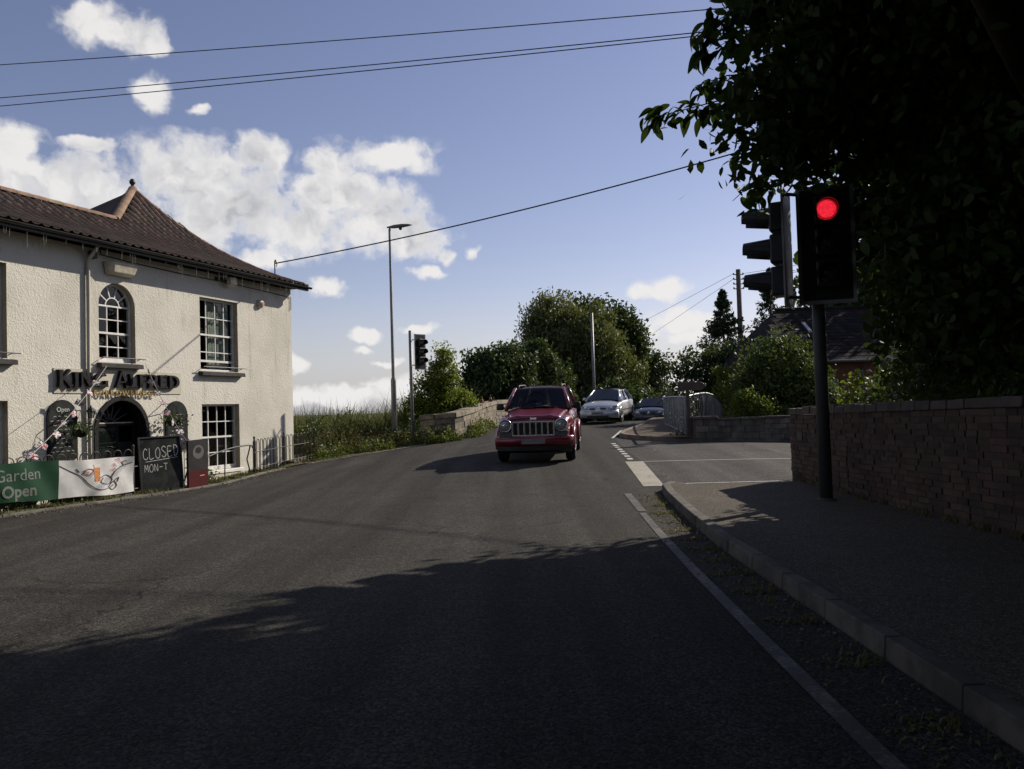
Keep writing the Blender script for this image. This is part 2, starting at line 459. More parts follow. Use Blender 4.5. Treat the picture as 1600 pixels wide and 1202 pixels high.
leaf_mat('grass', (0.07, 0.10, 0.025), (0.2, 0.17, 0.07), 0.35, 0.6, 2.0)
leaf_mat('dry_grass', (0.16, 0.13, 0.07), (0.1, 0.1, 0.035), 0.3, 0.7, 2.0)
leaf_mat('moss', (0.06, 0.07, 0.022), (0.14, 0.12, 0.05), 0.2, 0.8, 2.0)
leaf_mat('bramble_brown', (0.09, 0.07, 0.035), (0.06, 0.075, 0.025), 0.3, 0.7, 1.5)


# ------------------------------------------------------------------ mesh helpers
def tag(o, label=None, cat=None, group=None, kind=None):
    if label: o['label'] = label
    if cat: o['category'] = cat
    if group: o['group'] = group
    if kind: o['kind'] = kind
    return o


def empty(name, loc=(0, 0, 0), rz=0.0, label=None, cat=None, group=None, parent=None):
    o = bpy.data.objects.new(name, None)
    o.empty_display_size = 0.2
    COL.objects.link(o)
    o.location = loc
    o.rotation_euler = (0, 0, rz)
    if parent: o.parent = parent
    return tag(o, label, cat, group)


def chain(o):
    m = Matrix.Identity(4)
    while o is not None:
        m = Matrix.LocRotScale(o.location, o.rotation_euler, o.scale) @ m
        o = o.parent
    return m


class MB:
    def __init__(s):
        s.v = []; s.f = []; s.mi = []; s.cur = 0

    def add(s, vs, fs):
        b = len(s.v)
        s.v.extend([tuple(v) for v in vs])
        s.f.extend([tuple(b + i for i in f) for f in fs])
        s.mi.extend([s.cur] * len(fs))
        return s

    def box(s, c, d, rz=0.0, m=None):
        x, y, z = d[0] / 2, d[1] / 2, d[2] / 2
        cs, sn = math.cos(rz), math.sin(rz)
        vs = []
        for dz in (-z, z):
            for dx, dy in ((-x, -y), (x, -y), (x, y), (-x, y)):
                p = Vector((c[0] + dx * cs - dy * sn, c[1] + dx * sn + dy * cs, c[2] + dz))
                vs.append(m @ p if m else p)
        return s.add(vs, [(0, 3, 2, 1), (4, 5, 6, 7), (0, 1, 5, 4), (1, 2, 6, 5), (2, 3, 7, 6), (3, 0, 4, 7)])

    def mm(s, x0, x1, y0, y1, z0, z1):
        return s.box(((x0 + x1) / 2, (y0 + y1) / 2, (z0 + z1) / 2), (abs(x1 - x0), abs(y1 - y0), abs(z1 - z0)))

    def hexa(s, bot, top):
        return s.add(list(bot) + list(top), [(0, 3, 2, 1), (4, 5, 6, 7), (0, 1, 5, 4), (1, 2, 6, 5), (2, 3, 7, 6), (3, 0, 4, 7)])

    def tube(s, pts, rad, n=8, cap=True):
        pts = [Vector(p) for p in pts]
        if not isinstance(rad, (list, tuple)): rad = [rad] * len(pts)
        rings = []
        prev = None
        for i, p in enumerate(pts):
            t = (pts[min(i + 1, len(pts) - 1)] - pts[max(i - 1, 0)])
            if t.length < 1e-9: t = Vector((0, 0, 1))
            t.normalize()
            if prev is None:
                a = Vector((0, 0, 1)) if abs(t.z) < 0.9 else Vector((1, 0, 0))
                u = t.cross(a).normalized()
            else:
                u = (prev - t * prev.dot(t))
                u = u.normalized() if u.length > 1e-6 else t.orthogonal().normalized()
            prev = u
            w = t.cross(u)
            rings.append([p + (u * math.cos(2 * math.pi * k / n) + w * math.sin(2 * math.pi * k / n)) * rad[i] for k in range(n)])
        vs = [v for r_ in rings for v in r_]
        fs = []
        for i in range(len(pts) - 1):
            for k in range(n):
                fs.append((i * n + k, i * n + (k + 1) % n, (i + 1) * n + (k + 1) % n, (i + 1) * n + k))
        if cap:
            fs.append(tuple(range(n))[::-1])
            fs.append(tuple(range((len(pts) - 1) * n, len(pts) * n)))
        return s.add(vs, fs)

    def lathe(s, prof, origin, axis='z', n=20, cap=True):
        """prof: list of (radius, height along axis)"""
        o = Vector(origin)
        ax = {'x': (Vector((0, 1, 0)), Vector((0, 0, 1)), Vector((1, 0, 0))),
              'y': (Vector((0, 0, 1)), Vector((1, 0, 0)), Vector((0, 1, 0))),
              'z': (Vector((1, 0, 0)), Vector((0, 1, 0)), Vector((0, 0, 1)))}[axis]
        vs, fs = [], []
        for r_, h in prof:
            for k in range(n):
                a = 2 * math.pi * k / n
                vs.append(o + ax[0] * math.cos(a) * r_ + ax[1] * math.sin(a) * r_ + ax[2] * h)
        for i in range(len(prof) - 1):
            for k in range(n):
                fs.append((i * n + k, i * n + (k + 1) % n, (i + 1) * n + (k + 1) % n, (i + 1) * n + k))
        if cap:
            fs.append(tuple(range(n))[::-1])
            fs.append(tuple(range((len(prof) - 1) * n, len(prof) * n)))
        return s.add(vs, fs)

    def prism(s, poly, fn, d0, d1):
        """poly: 2-D outline; fn(a,b,d) -> 3-D point; extruded from d0 to d1"""
        n = len(poly)
        vs = [fn(a, b, d0) for a, b in poly] + [fn(a, b, d1) for a, b in poly]
        fs = [tuple(range(n))[::-1], tuple(range(n, 2 * n))]
        for i in range(n):
            j = (i + 1) % n
            fs.append((i, j, n + j, n + i))
        return s.add(vs, fs)

    def loft(s, rings, closed=True, cap=True):
        n = len(rings[0])
        vs = [v for r_ in rings for v in r_]
        fs = []
        for i in range(len(rings) - 1):
            for k in range(n if closed else n - 1):
                fs.append((i * n + k, i * n + (k + 1) % n, (i + 1) * n + (k + 1) % n, (i + 1) * n + k))
        if cap:
            fs.append(tuple(range(n))[::-1])
            fs.append(tuple(range((len(rings) - 1) * n, len(rings) * n)))
        return s.add(vs, fs)

    def mesh(s, name, mats, inv=None, smooth=False):
        me = bpy.data.meshes.new(name)
        vs = [inv @ Vector(v) for v in s.v] if inv is not None else s.v
        me.from_pydata([tuple(v) for v in vs], [], s.f)
        for m in (mats if isinstance(mats, (list, tuple)) else [mats]):
            me.materials.append(MATS[m])
        if isinstance(mats, (list, tuple)) and len(mats) > 1:
            me.polygons.foreach_set('material_index', s.mi)
        if smooth:
            me.polygons.foreach_set('use_smooth', [True] * len(me.polygons))
        me.update()
        return me

    def build(s, name, mats, parent=None, local=False, smooth=False, bevel=0.0, seg=2, sub=0, auto=None,
              label=None, cat=None, group=None, kind=None, fix=True):
        loc = Vector((0, 0, 0))
        inv = None
        if parent is not None:
            if not local: inv = chain(parent).inverted()
        elif not local:
            xs = np.array([tuple(v) for v in s.v])
            loc = Vector(((xs[:, 0].min() + xs[:, 0].max()) / 2, (xs[:, 1].min() + xs[:, 1].max()) / 2, xs[:, 2].min()))
            inv = Matrix.Translation(-loc)
        me = s.mesh(name, mats, inv, smooth)
        if fix:
            import bmesh
            bm = bmesh.new(); bm.from_mesh(me)
            bmesh.ops.recalc_face_normals(bm, faces=bm.faces)
            bm.to_mesh(me); bm.free()
        o = bpy.data.objects.new(name, me)
        COL.objects.link(o)
        o.location = loc
        if parent is not None: o.parent = parent
        if bevel:
            b = o.modifiers.new('bevel', 'BEVEL'); b.width = bevel; b.segments = seg; b.limit_method = 'ANGLE'; b.angle_limit = R(35)
            if smooth: b.harden_normals = False
        if sub:
            q = o.modifiers.new('sub', 'SUBSURF'); q.levels = sub; q.render_levels = sub
        return tag(o, label, cat, group, kind)


def link_copy(name, me, parent=None, m=None):
    o = bpy.data.objects.new(name, me)
    COL.objects.link(o)
    if parent is not None: o.parent = parent
    if m is not None:
        o.location, q, o.scale = m.decompose()
        o.rotation_euler = q.to_euler()
    return o


def copy_tree(o, parent=None):
    c = o.copy(); COL.objects.link(c); c.parent = parent
    for ch in list(o.children): copy_tree(ch, c)
    return c


def text_mesh(txt, size, extrude=0.003, bold=0.0, spacing=1.0, align='CENTER'):
    cu = bpy.data.curves.new('txt', 'FONT')
    cu.body = txt; cu.size = size; cu.extrude = extrude; cu.offset = bold; cu.space_character = spacing
    cu.align_x = align
    cu.resolution_u = 3
    ob = bpy.data.objects.new('txt', cu)
    COL.objects.link(ob)
    dg = bpy.context.evaluated_depsgraph_get()
    me = bpy.data.meshes.new_from_object(ob.evaluated_get(dg))
    bpy.data.objects.remove(ob); bpy.data.curves.remove(cu)
    return me


def text_obj(name, txt, size, M4, material, parent, extrude=0.003, bold=0.0, spacing=1.0, align='CENTER', local=True):
    me = text_mesh(txt, size, extrude, bold, spacing, align)
    if not local: M4 = chain(parent).inverted() @ M4
    me.transform(M4)
    me.materials.clear(); me.materials.append(MATS[material])
    o = bpy.data.objects.new(name, me)
    COL.objects.link(o); o.parent = parent
    return o


def frame4(origin, xdir, ydir):
    x = Vector(xdir).normalized(); y = Vector(ydir).normalized(); z = x.cross(y)
    m = Matrix.Identity(4)
    for i in range(3):
        m[i][0] = x[i]; m[i][1] = y[i]; m[i][2] = z[i]; m[i][3] = origin[i]
    return m


def quick_mesh(name, V, F4, material):
    """V (n,3) array, F4 (m,k) int array of equal-sized faces"""
    me = bpy.data.meshes.new(name)
    k = F4.shape[1]
    me.vertices.add(len(V)); me.vertices.foreach_set('co', np.ascontiguousarray(V, dtype=np.float32).ravel())
    me.loops.add(F4.size); me.loops.foreach_set('vertex_index', np.ascontiguousarray(F4, dtype=np.int32).ravel())
    me.polygons.add(len(F4))
    me.polygons.foreach_set('loop_start', np.arange(0, F4.size, k, dtype=np.int32))
    try:
        me.polygons.foreach_set('loop_total', np.full(len(F4), k, dtype=np.int32))
    except Exception:
        pass
    me.update(calc_edges=True)
    me.validate()
    me.materials.append(MATS[material])
    return me


def leaves_mesh(name, pts, size, rng, material, aspect=0.5, droop=0.35, dirs=None, fold=0.25, full=False):
    """one folded pointed leaf (two quads-as-tris) at each of pts"""
    n = len(pts)
    if dirs is None:
        d = rng.normal(size=(n, 3)); d[:, 2] -= droop
    else:
        d = dirs + rng.normal(size=(n, 3)) * 0.45
    d /= np.linalg.norm(d, axis=1, keepdims=True) + 1e-9
    a = rng.normal(size=(n, 3))
    s = np.cross(d, a); s /= np.linalg.norm(s, axis=1, keepdims=True) + 1e-9
    nn = np.cross(d, s)
    L = size * rng.uniform(0.65, 1.25, (n, 1)); Wd = L * aspect * rng.uniform(0.8, 1.2, (n, 1)) * 0.5
    p0 = pts - d * L * 0.5; p3 = pts + d * L * 0.5
    mid = pts - d * L * 0.05 - nn * Wd * fold * 2
    l = mid + s * Wd + nn * Wd * fold * 2; r_ = mid - s * Wd + nn * Wd * fold * 2
    if full:                       # rounder six-sided blade for leaves seen close to
        m1 = pts - d * L * 0.18 - nn * Wd * fold; m2 = pts + d * L * 0.18 - nn * Wd * fold
        V = np.stack([p0, m1 + s * Wd * .92, m2 + s * Wd * .85, p3, m2 - s * Wd * .85, m1 - s * Wd * .92], 1).reshape(-1, 3)
        b = (np.arange(n) * 6)[:, None]
        F = np.concatenate([b + np.array([[0, 1, 5]]), b + np.array([[1, 2, 5]]), b + np.array([[2, 4, 5]]), b + np.array([[2, 3, 4]])], 1).reshape(-1, 3)
        return quick_mesh(name, V, F, material)
    V = np.stack([p0, l, p3, r_], 1).reshape(-1, 3)
    b = (np.arange(n) * 4)[:, None]
    F = np.concatenate([b + np.array([[0, 1, 2]]), b + np.array([[0, 2, 3]])], 1).reshape(-1, 3)
    return quick_mesh(name, V, F, material)


def blades_mesh(name, base, h, w, lean, rng, material):
    """tapering three-segment grass blades"""
    n = len(base)
    H = h if isinstance(h, np.ndarray) else np.full(n, h)
    H = (H * rng.uniform(0.6, 1.15, n))[:, None]
    ang = rng.uniform(0, 2 * math.pi, n)
    dx = np.stack([np.cos(ang), np.sin(ang), np.zeros(n)], 1)
    sd_ = np.stack([-np.sin(ang + 0.6), np.cos(ang + 0.6), np.zeros(n)], 1) * w * rng.uniform(0.6, 1.3, (n, 1))
    ln = rng.uniform(0.1, 1.0, (n, 1)) * lean
    up_ = np.array([[0, 0, 1.0]])
    a0 = base - sd_; a1 = base + sd_
    m1 = base + up_ * H * 0.55 + dx * H * ln * 0.25
    b0 = m1 - sd_ * 0.75; b1 = m1 + sd_ * 0.75
    tip = base + up_ * H * (1 - 0.25 * ln) + dx * H * ln
    V = np.stack([a0, a1, b1, b0, tip], 1).reshape(-1, 3)
    b = (np.arange(n) * 5)[:, None]
    F = np.concatenate([b + np.array([[0, 1, 2]]), b + np.array([[0, 2, 3]]), b + np.array([[3, 2, 4]])], 1).reshape(-1, 3)
    return quick_mesh(name, V, F, material)


def mesh_obj(name, me, parent=None, kind=None, label=None, cat=None, group=None, loc=None):
    """world-space mesh -> object, its coordinates taken relative to the parent or to loc"""
    if parent is not None:
        me.transform(chain(parent).inverted())
    elif loc is not None:
        me.transform(Matrix.Translation(-Vector(loc)))
    o = bpy.data.objects.new(name, me)
    COL.objects.link(o)
    if parent is not None: o.parent = parent
    elif loc is not None: o.location = loc
    return tag(o, label, cat, group, kind)

# ------------------------------------------------------------------ terrain
_zy = np.array([-40, 8, 11, 14, 19, 23, 27, 32, 36, 39, 42, 47, 55, 70, 110, 160, 4000.])
_zz = np.array([0, 0, .02, .08, .29, .42, .54, .75, .86, .84, .70, .38, .15, .05, .0, 0.0, 0.0])
_fy = np.arange(-60, 260, 0.25)
_fz = np.interp(_fy, _zy, _zz)
_k = np.hanning(15); _k /= _k.sum()
_fz = np.convolve(np.pad(_fz, 7, mode='edge'), _k, mode='valid')


def zr(y): return np.interp(y, _fy, _fz)


def sstep(a, b, x):
    t = np.clip((x - a) / (b - a), 0, 1)
    return t * t * (3 - 2 * t)


def g(x, y):
    x = np.asarray(x, float); y = np.asarray(y, float)
    b = zr(y)
    l = sstep(0, 7, -x) * (1 - sstep(29, 33, y) * (x > -2.6))
    r_ = sstep(5, 10, x) * (1 - sstep(26, 34, y) * 0.6)
    return b * (1 - (0.92 - 0.17 * sstep(23, 27, y)) * l) * (1 - 0.35 * r_)


def G(x, y): return float(g(x, y))


_xl = np.array([(-40, -9.6), (12, -9.0), (14, -8.35), (16.6, -7.25), (18.6, -6.62), (21.9, -6.6), (24, -6.4), (25, -6.0), (26, -5.2), (27, -4.2), (28, -3.0), (28.8, -1.9), (30, -1.25), (34.5, -.75), (38, -.35), (43, .85), (50, 2.9), (70, 8.6), (110, 21)])
_xr = np.array([(-40, 2.12), (9, 2.16), (13.5, 2.40), (14.3, 2.58), (18.5, 2.9), (24, 3.05), (27, 3.35), (29, 4.0), (31, 4.75), (34, 5.5), (41, 7.4), (50, 9.8), (70, 15.5), (110, 28)])


def XL(y): return np.interp(y, _xl[:, 0], _xl[:, 1])
def XR(y): return np.interp(y, _xr[:, 0], _xr[:, 1])


def strip(name, ys, x0f, x1f, nx, dz, material, zf=None, **kw):
    """sheet of quads between two edge curves, lying on the terrain"""
    ys = np.asarray(ys, float)
    X = np.stack([np.linspace(float(x0f(y)), float(x1f(y)), nx + 1) for y in ys])
    Y = np.repeat(ys[:, None], nx + 1, 1)
    Z = (zf or g)(X, Y) + dz
    V = np.stack([X, Y, Z], 2).reshape(-1, 3)
    n = nx + 1
    i = np.arange(len(ys) - 1)[:, None] * n + np.arange(nx)[None]
    F = np.stack([i, i + 1, i + n + 1, i + n], 2).reshape(-1, 4)
    me = quick_mesh(name, V, F, material)
    return mesh_obj(name, me, **kw)


gx = np.r_[-3000, -1200, -500, -200, -100, -60, -40, -30, np.arange(-24, 26.1, .5), 30, 40, 60, 100, 200, 500, 1200, 3000]
gy_ = np.r_[-1500, -500, -100, -40, -20, np.arange(-12, 70.1, .5), 75, 82, 92, 110, 150, 250, 500, 1200, 3500]
GX, GY = np.meshgrid(gx, gy_)
GZ = g(GX, GY)
inside = (GX > XL(GY) + 0.45) & (GX < 15.5) & (GY < 27) & (GY > -13)
inside |= (GX > XL(GY) + 0.45) & (GX < XR(GY) + 1.2) & (GY >= 27) & (GY < 108)
GZ = GZ - np.where(inside, 0.12, 0.012)
# the yard in front of the public house lies a little lower than the road, the water meadow lower still
GZ -= 0.30 * sstep(0.4, 1.6, XL(GY) - GX) * sstep(10, 16, GY) * (1 - sstep(25.5, 28, GY))
GZ -= 0.5 * sstep(2, 6, XL(GY) - GX) * sstep(29, 34, GY) * (1 - sstep(150, 300, GY))
GZ -= 0.9 * sstep(6.0, 9.0, GX - 0.12 * GY + 2.2) * sstep(25, 28, GY) * (1 - sstep(40, 60, GY)) * (GX > 6.5)
V = np.stack([GX, GY, GZ], 2).reshape(-1, 3)
n = len(gx)
i = np.arange(len(gy_) - 1)[:, None] * n + np.arange(n - 1)[None]
F = np.stack([i, i + 1, i + n + 1, i + n], 2).reshape(-1, 4)
mesh_obj('ground', quick_mesh('ground', V, F, 'ground'), kind='structure')

ys_main = np.r_[np.arange(-12, 70.1, .5), 75, 80, 90, 100, 108]
strip('road', ys_main, XL, XR, 18, 0.0, 'asphalt', kind='structure')
strip('side_road', np.r_[np.arange(14.2, 27.01, .4)], XR, lambda y: 15.5, 24, 0.0, 'asphalt_side', kind='structure')
strip('verge', np.arange(24.6, 29.3, .35), lambda y: XL(y) - 2.4 * float(sstep(24.6, 26.5, y)) - .15, lambda y: XL(y) + 0.12, 8, 0.016, 'gravel', kind='structure')

# near footway on the right, with its kerb stones
foot = strip('footway', np.r_[np.arange(-10, 13.3, .35), np.arange(13.4, 14.31, .1)], lambda y: XR(y) + 0.13, lambda y: 5.35, 14, 0.0, 'footway', zf=lambda X, Y: g(X, Y) + 0.118 - 0.09 * sstep(13.7, 14.3, Y) * sstep(2.7, 3.2, X), kind='structure')
rng = np.random.default_rng(3)


def kerb_run(name, parent, pts, material, w=0.14, h=0.13, stone=0.9, side=1):
    """dressed kerb stones laid end to end along pts (x, y)"""
    P = [Vector((p[0], p[1], 0)) for p in pts]
    acc = [0.0]
    for a, b in zip(P[:-1], P[1:]): acc.append(acc[-1] + (b - a).length)
    L = acc[-1]

    def at(s):
        s = min(max(s, 0), L)
        for k in range(len(P) - 1):
            if s <= acc[k + 1] + 1e-9:
                return P[k].lerp(P[k + 1], (s - acc[k]) / max(acc[k + 1] - acc[k], 1e-6))
        return P[-1]
    s = 0.0
    while s < L - 0.15:
        e = min(s + stone * random.uniform(0.93, 1.05), L)
        a, b = at(s + 0.006), at(e - 0.006)
        t = (b - a).normalized(); nrm = Vector((t.y, -t.x, 0)) * side
        j = random.uniform(-0.006, 0.006)
        m = MB()
        bot, top = [], []
        for q, o in ((a, 0), (b, 0), (b, w), (a, w)):
            p = q + nrm * (o + j)
            z = G(q.x, q.y)
            ch = 0.018 if o == 0 else 0
            bot.append((p.x, p.y, z - 0.12))
            top.append((p.x + nrm.x * ch, p.y + nrm.y * ch, z + h + random.uniform(-.003, .003)))
        m.hexa(bot, top)
        m.build(name, material, parent, bevel=0.012)
        s = e


random.seed(11)
yk = np.arange(-10, 13.9, .9)
kerb_run('kerb_stone', foot, [(float(XR(y)), float(y)) for y in yk] + [(2.43, 13.75), (2.50, 14.02), (2.64, 14.2)], 'concrete')
kerb_run('kerb_stone', foot, [(2.64, 14.205), (3.4, 14.31), (4.2, 14.36), (5.3, 14.36)], 'concrete', h=0.03)

# far footway beside the bridge
_ix = np.array([(24.25, 4.75), (24.5, 4.2), (25.0, 3.85), (26, 3.52), (27, 3.4), (29, 4.05), (31, 4.8), (34, 5.55), (41, 7.45), (50, 9.85), (60, 12.6)])


def IX(y): return np.interp(y, _ix[:, 0], _ix[:, 1])


foot2 = strip('bridge_footway', np.r_[np.arange(24.1, 34, .3), np.arange(34, 60, 1.0)], lambda y: IX(y) + 0.14, lambda y: max(IX(y) + 0.3, 5.62 if y < 31 else IX(y) + 1.4), 6, 0.12, 'footway_red',
              zf=lambda X, Y: zr(Y), kind='structure')
kerb_run('kerb_stone', foot2, [(5.3, 24.08)] + [(float(x), float(y)) for y, x in _ix], 'kerb_red', h=0.135, w=0.16)

# ------------------------------------------------------------------ road markings
def marking(name, quads, material, label=None):
    m = MB()
    for q in quads:
        # q = (x0,y0,x1,y1,width0,width1): a painted band, subdivided along its length to follow the ground
        x0, y0, x1, y1, w0, w1 = q
        nseg = max(1, int(math.hypot(x1 - x0, y1 - y0) / 0.5))
        prev = None
        for k in range(nseg + 1):
            f = k / nseg
            x, y, w = x0 + (x1 - x0) * f, y0 + (y1 - y0) * f, w0 + (w1 - w0) * f
            t = Vector((x1 - x0, y1 - y0, 0)).normalized(); nr = Vector((t.y, -t.x, 0)) * w / 2
            a = (x - nr.x, y - nr.y, G(x - nr.x, y - nr.y) + 0.006); b = (x + nr.x, y + nr.y, G(x + nr.x, y + nr.y) + 0.006)
            if prev: m.add([prev[0], prev[1], b, a], [(0, 1, 2, 3)])
            prev = (a, b)
    return m.build(name, material, kind='structure')


marking('edge_line', [(1.54, -8, 1.55, 3.5, .10, .10), (1.55, 3.5, 1.585, 5.5, .10, .10), (1.585, 5.5, 1.64, 7.6, .10, .10), (1.64, 7.6, 1.705, 9.6, .10, .10), (1.705, 9.6, 1.78, 11.55, .10, .09), (1.80, 11.7, 1.87, 13.7, .12, .12)], 'road_paint_worn')
marking('stop_band', [(2.46, 14.55, 2.71, 18.6, .37, .40)], 'road_paint_cream')
marking('edge_dash', [(2.70 + 0.028 * k, 19.05 + k * .66, 2.714 + 0.028 * k, 19.40 + k * .66, .13, .13) for k in range(8)], 'road_paint')
marking('bay_line', [(2.92, 18.55, 9.5, 18.15, .06, .06)], 'road_paint')
marking('kerb_line', [(2.85, 14.78, 4.80, 14.74, .06, .06)], 'road_paint')
marking('bridge_line', [(3.15, 26.2, 3.9, 29.6, .09, .09)], 'road_paint')
marking('survey_mark', [(3.1, 21.0, 3.62, 21.15, .04, .04), (3.62, 21.15, 3.72, 21.75, .05, .05), (2.2, 21.25, 3.1, 21.0, .03, .03)], 'road_paint_worn')
marking('centre_dash', [(-2.45, 19.6, -1.9, 19.75, .09, .09), (-1.1, 24.6, -.7, 25.4, .1, .1)], 'road_paint_worn')


# ------------------------------------------------------------------ masonry
def wall_run(pts, base_off, thick, course, length, material, core, parent, name, jitter=0.012, side=1, joint=0.014, limit=300, cap=None, seed=1, proud=0.012):
    """pts: (x, y, z_top) along one face of a wall. Builds a core and a block for every stone on that face"""
    rnd = random.Random(seed)
    m = MB()
    blocks = []
    for (x0, y0, z0), (x1, y1, z1) in zip(pts[:-1], pts[1:]):
        a = Vector((x0, y0, 0)); b = Vector((x1, y1, 0))
        t = (b - a); L = t.length; t.normalize()
        nr = Vector((t.y, -t.x, 0)) * side       # outward from the visible face
        bz0, bz1 = G(x0, y0) - base_off, G(x1, y1) - base_off
        bi, ai = b - nr * thick, a - nr * thick
        m.hexa([(a.x, a.y, bz0), (b.x, b.y, bz1), (bi.x, bi.y, bz1), (ai.x, ai.y, bz0)],
               [(a.x, a.y, z0), (b.x, b.y, z1), (bi.x, bi.y, z1), (ai.x, ai.y, z0)])
        nc = max(1, round((max(z0 - bz0, z1 - bz1)) / course))
        for c in range(nc):
            s = -rnd.uniform(0, .5) * length if c % 2 else 0.0
            while s < L:
                e = s + length * rnd.uniform(0.75, 1.25)
                s0, e0 = max(s, 0), min(e, L)
                if e0 - s0 > 0.04:
                    f0, f1 = (s0 + joint / 2) / L, (e0 - joint / 2) / L
                    zlo = lambda f: (bz0 + (bz1 - bz0) * f) + ((z0 - bz0) + ((z1 - bz1) - (z0 - bz0)) * f) * (c / nc) + joint / 2
                    zhi = lambda f: (bz0 + (bz1 - bz0) * f) + ((z0 - bz0) + ((z1 - bz1) - (z0 - bz0)) * f) * ((c + 1) / nc) - joint / 2
                    p = proud + rnd.uniform(-.6, 1) * jitter
                    A, B = a.lerp(b, f0), a.lerp(b, f1)
                    o = nr * p; inn = -nr * 0.03
                    k = rnd.uniform(-.004, .004)
                    bot = [A + o, B + o, B + inn, A + inn]
                    blocks.append(([(q.x, q.y, (zlo(f0) if i in (0, 3) else zlo(f1)) + k) for i, q in enumerate(bot)],
                                   [(q.x, q.y, (zhi(f0) if i in (0, 3) else zhi(f1)) + k) for i, q in enumerate(bot)]))
                s = e
    m.build('core', core, parent)
    C = Vector((0, 0, EYE))
    blocks.sort(key=lambda q: (Vector(q[0][0]) - C).length)
    for q in blocks[:limit]:
        MB().hexa(*q).build(name, material, parent, fix=False)
    if len(blocks) > limit:
        mm = MB()
        for q in blocks[limit:]: mm.hexa(*q)
        mm.build(name, material, parent, kind='stuff', fix=False)


def coping_run(pts, parent, material, w, h, over, length, side=1, seed=2, name='coping_stone', rough=0.01):
    rnd = random.Random(seed)
    for (x0, y0, z0), (x1, y1, z1) in zip(pts[:-1], pts[1:]):
        a = Vector((x0, y0, z0)); b = Vector((x1, y1, z1))
        t = (b - a); L = t.length
        tt = Vector((t.x, t.y, 0)).normalized(); nr = Vector((tt.y, -tt.x, 0)) * side
        nk = max(1, round(L / length))
        for k in range(nk):
            A, B = a.lerp(b, (k + .012) / nk), a.lerp(b, (k + .988) / nk)
            j = rnd.uniform(-rough, rough); jj = rnd.uniform(-rough, rough)
            o = nr * (over + j); i_ = -nr * (w - over)
            hz = h + rnd.uniform(-rough, rough)
            MB().hexa([A + o, B + o, B + i_, A + i_], [A + o * .8 + Vector((0, 0, hz)), B + o * .8 + Vector((0, 0, hz + jj)), B + i_ + Vector((0, 0, hz + jj)), A + i_ + Vector((0, 0, hz))]).build(name, material, parent, bevel=0.012)


# brick garden wall beside the near footway
gw = empty('garden_wall', (4.9, 14.2, 0.1), label='long red brick garden wall with brick coping beside the shaded footway', cat='wall')
gpts = [(4.80, 14.2, 1.30), (4.88, 12.0, 1.34), (4.98, 9.0, 1.40), (5.10, 6.0, 1.46), (5.2, 3.6, 1.5)]
wall_run(gpts, 0.05, 0.34, 0.078, 0.235, 'brick', 'mortar', gw, 'brick', side=1, jitter=0.010, joint=0.011, seed=5)
wall_run([(5.14, 14.21, 1.30), (4.80, 14.21, 1.30)], 0.05, 0.1, 0.078, 0.17, 'brick', 'mortar', gw, 'brick', side=1, seed=6, joint=0.011, limit=60)
coping_run([(x, y, z + .004) for x, y, z in gpts], gw, 'coping', 0.42, 0.115, 0.045, 0.32, side=1, seed=4, rough=0.014)
MB().box((4.80, 13.75, 0.95), (0.02, 0.20, 0.15), rz=R(2)).build('plaque', 'sign_grey', gw, label='small blank grey plaque')

# low stone wall across the far side of the side road, with a stout end pier
lw = empty('stone_wall', (5.6, 24.0, 0.35), label='low grey stone wall with flat coping across the far side of the side road', cat='wall')
lpts = [(5.95, 24.0, 1.02), (7.4, 24.15, 1.04), (11.5, 24.5, 1.06)]
wall_run(lpts, 0.1, 0.32, 0.19, 0.42, 'stone_grey', 'mortar', lw, 'stone', side=1, jitter=0.02, seed=8)
coping_run([(x, y, z + .004) for x, y, z in lpts], lw, 'coping', 0.42, 0.075, 0.05, 0.6, side=1, seed=9)
wall_run([(5.28, 23.82, 1.08), (5.94, 23.86, 1.08)], 0.1, 0.55, 0.2, 0.33, 'stone_grey', 'mortar', lw, 'stone', side=1, jitter=0.02, seed=10)
MB().hexa([(5.24, 23.76, 1.084), (5.99, 23.8, 1.084), (5.99, 24.42, 1.084), (5.24, 24.4, 1.084)], [(5.26, 23.8, 1.17), (5.95, 23.84, 1.17), (5.95, 24.38, 1.17), (5.28, 24.36, 1.17)]).build('pier_cap', 'coping', lw, bevel=0.03)

# bridge parapet on the left of the road
bp = empty('bridge_parapet', (-2.0, 28.7, 0.3), label='curved buff stone bridge parapet rising along the left of the road', cat='wall')
bpts = [(-3.3, 29.1, 1.24), (-2.75, 28.82, 1.27), (-2.05, 28.9, 1.30), (-1.78, 29.7, 1.36), (-1.5, 31.5, 1.46), (-1.2, 34.5, 1.64), (-.78, 38, 1.78), (.4, 43, 1.88), (2.4, 50, 1.92)]
wall_run(bpts, 0.25, 0.36, 0.22, 0.72, 'stone', 'mortar', bp, 'stone', side=1, jitter=0.025, seed=12)
coping_run([(x, y, z + .004) for x, y, z in bpts], bp, 'stone', 0.5, 0.17, 0.07, 1.0, side=1, seed=13, rough=0.012)

# ------------------------------------------------------------------ the public house
PUB_P, PUB_A = Vector((-7.1, 26.5, 0.0)), R(20)
pub = empty('public_house', PUB_P, R(-110), 'two-storey cream roughcast public house with swept red pantile roof', 'building')
CH = chain(pub)
CI = CH.inverted()
Z0 = -0.7
ZT = 5.62
OPEN = {  # u0, u1, z0, z1, arched
    'ul': (10.02, 11.5, 2.92, 4.92, False), 'arch': (6.55, 7.66, 2.95, 4.88, True), 'ur': (2.66, 4.24, 2.86, 4.90, False),
    'll': (10.02, 11.5, 0.10, 2.03, False), 'lr': (2.66, 4.22, 0.08, 1.93, False), 'door': (6.19, 7.82, -0.25, 2.11, True)}
UMAX = 15.5


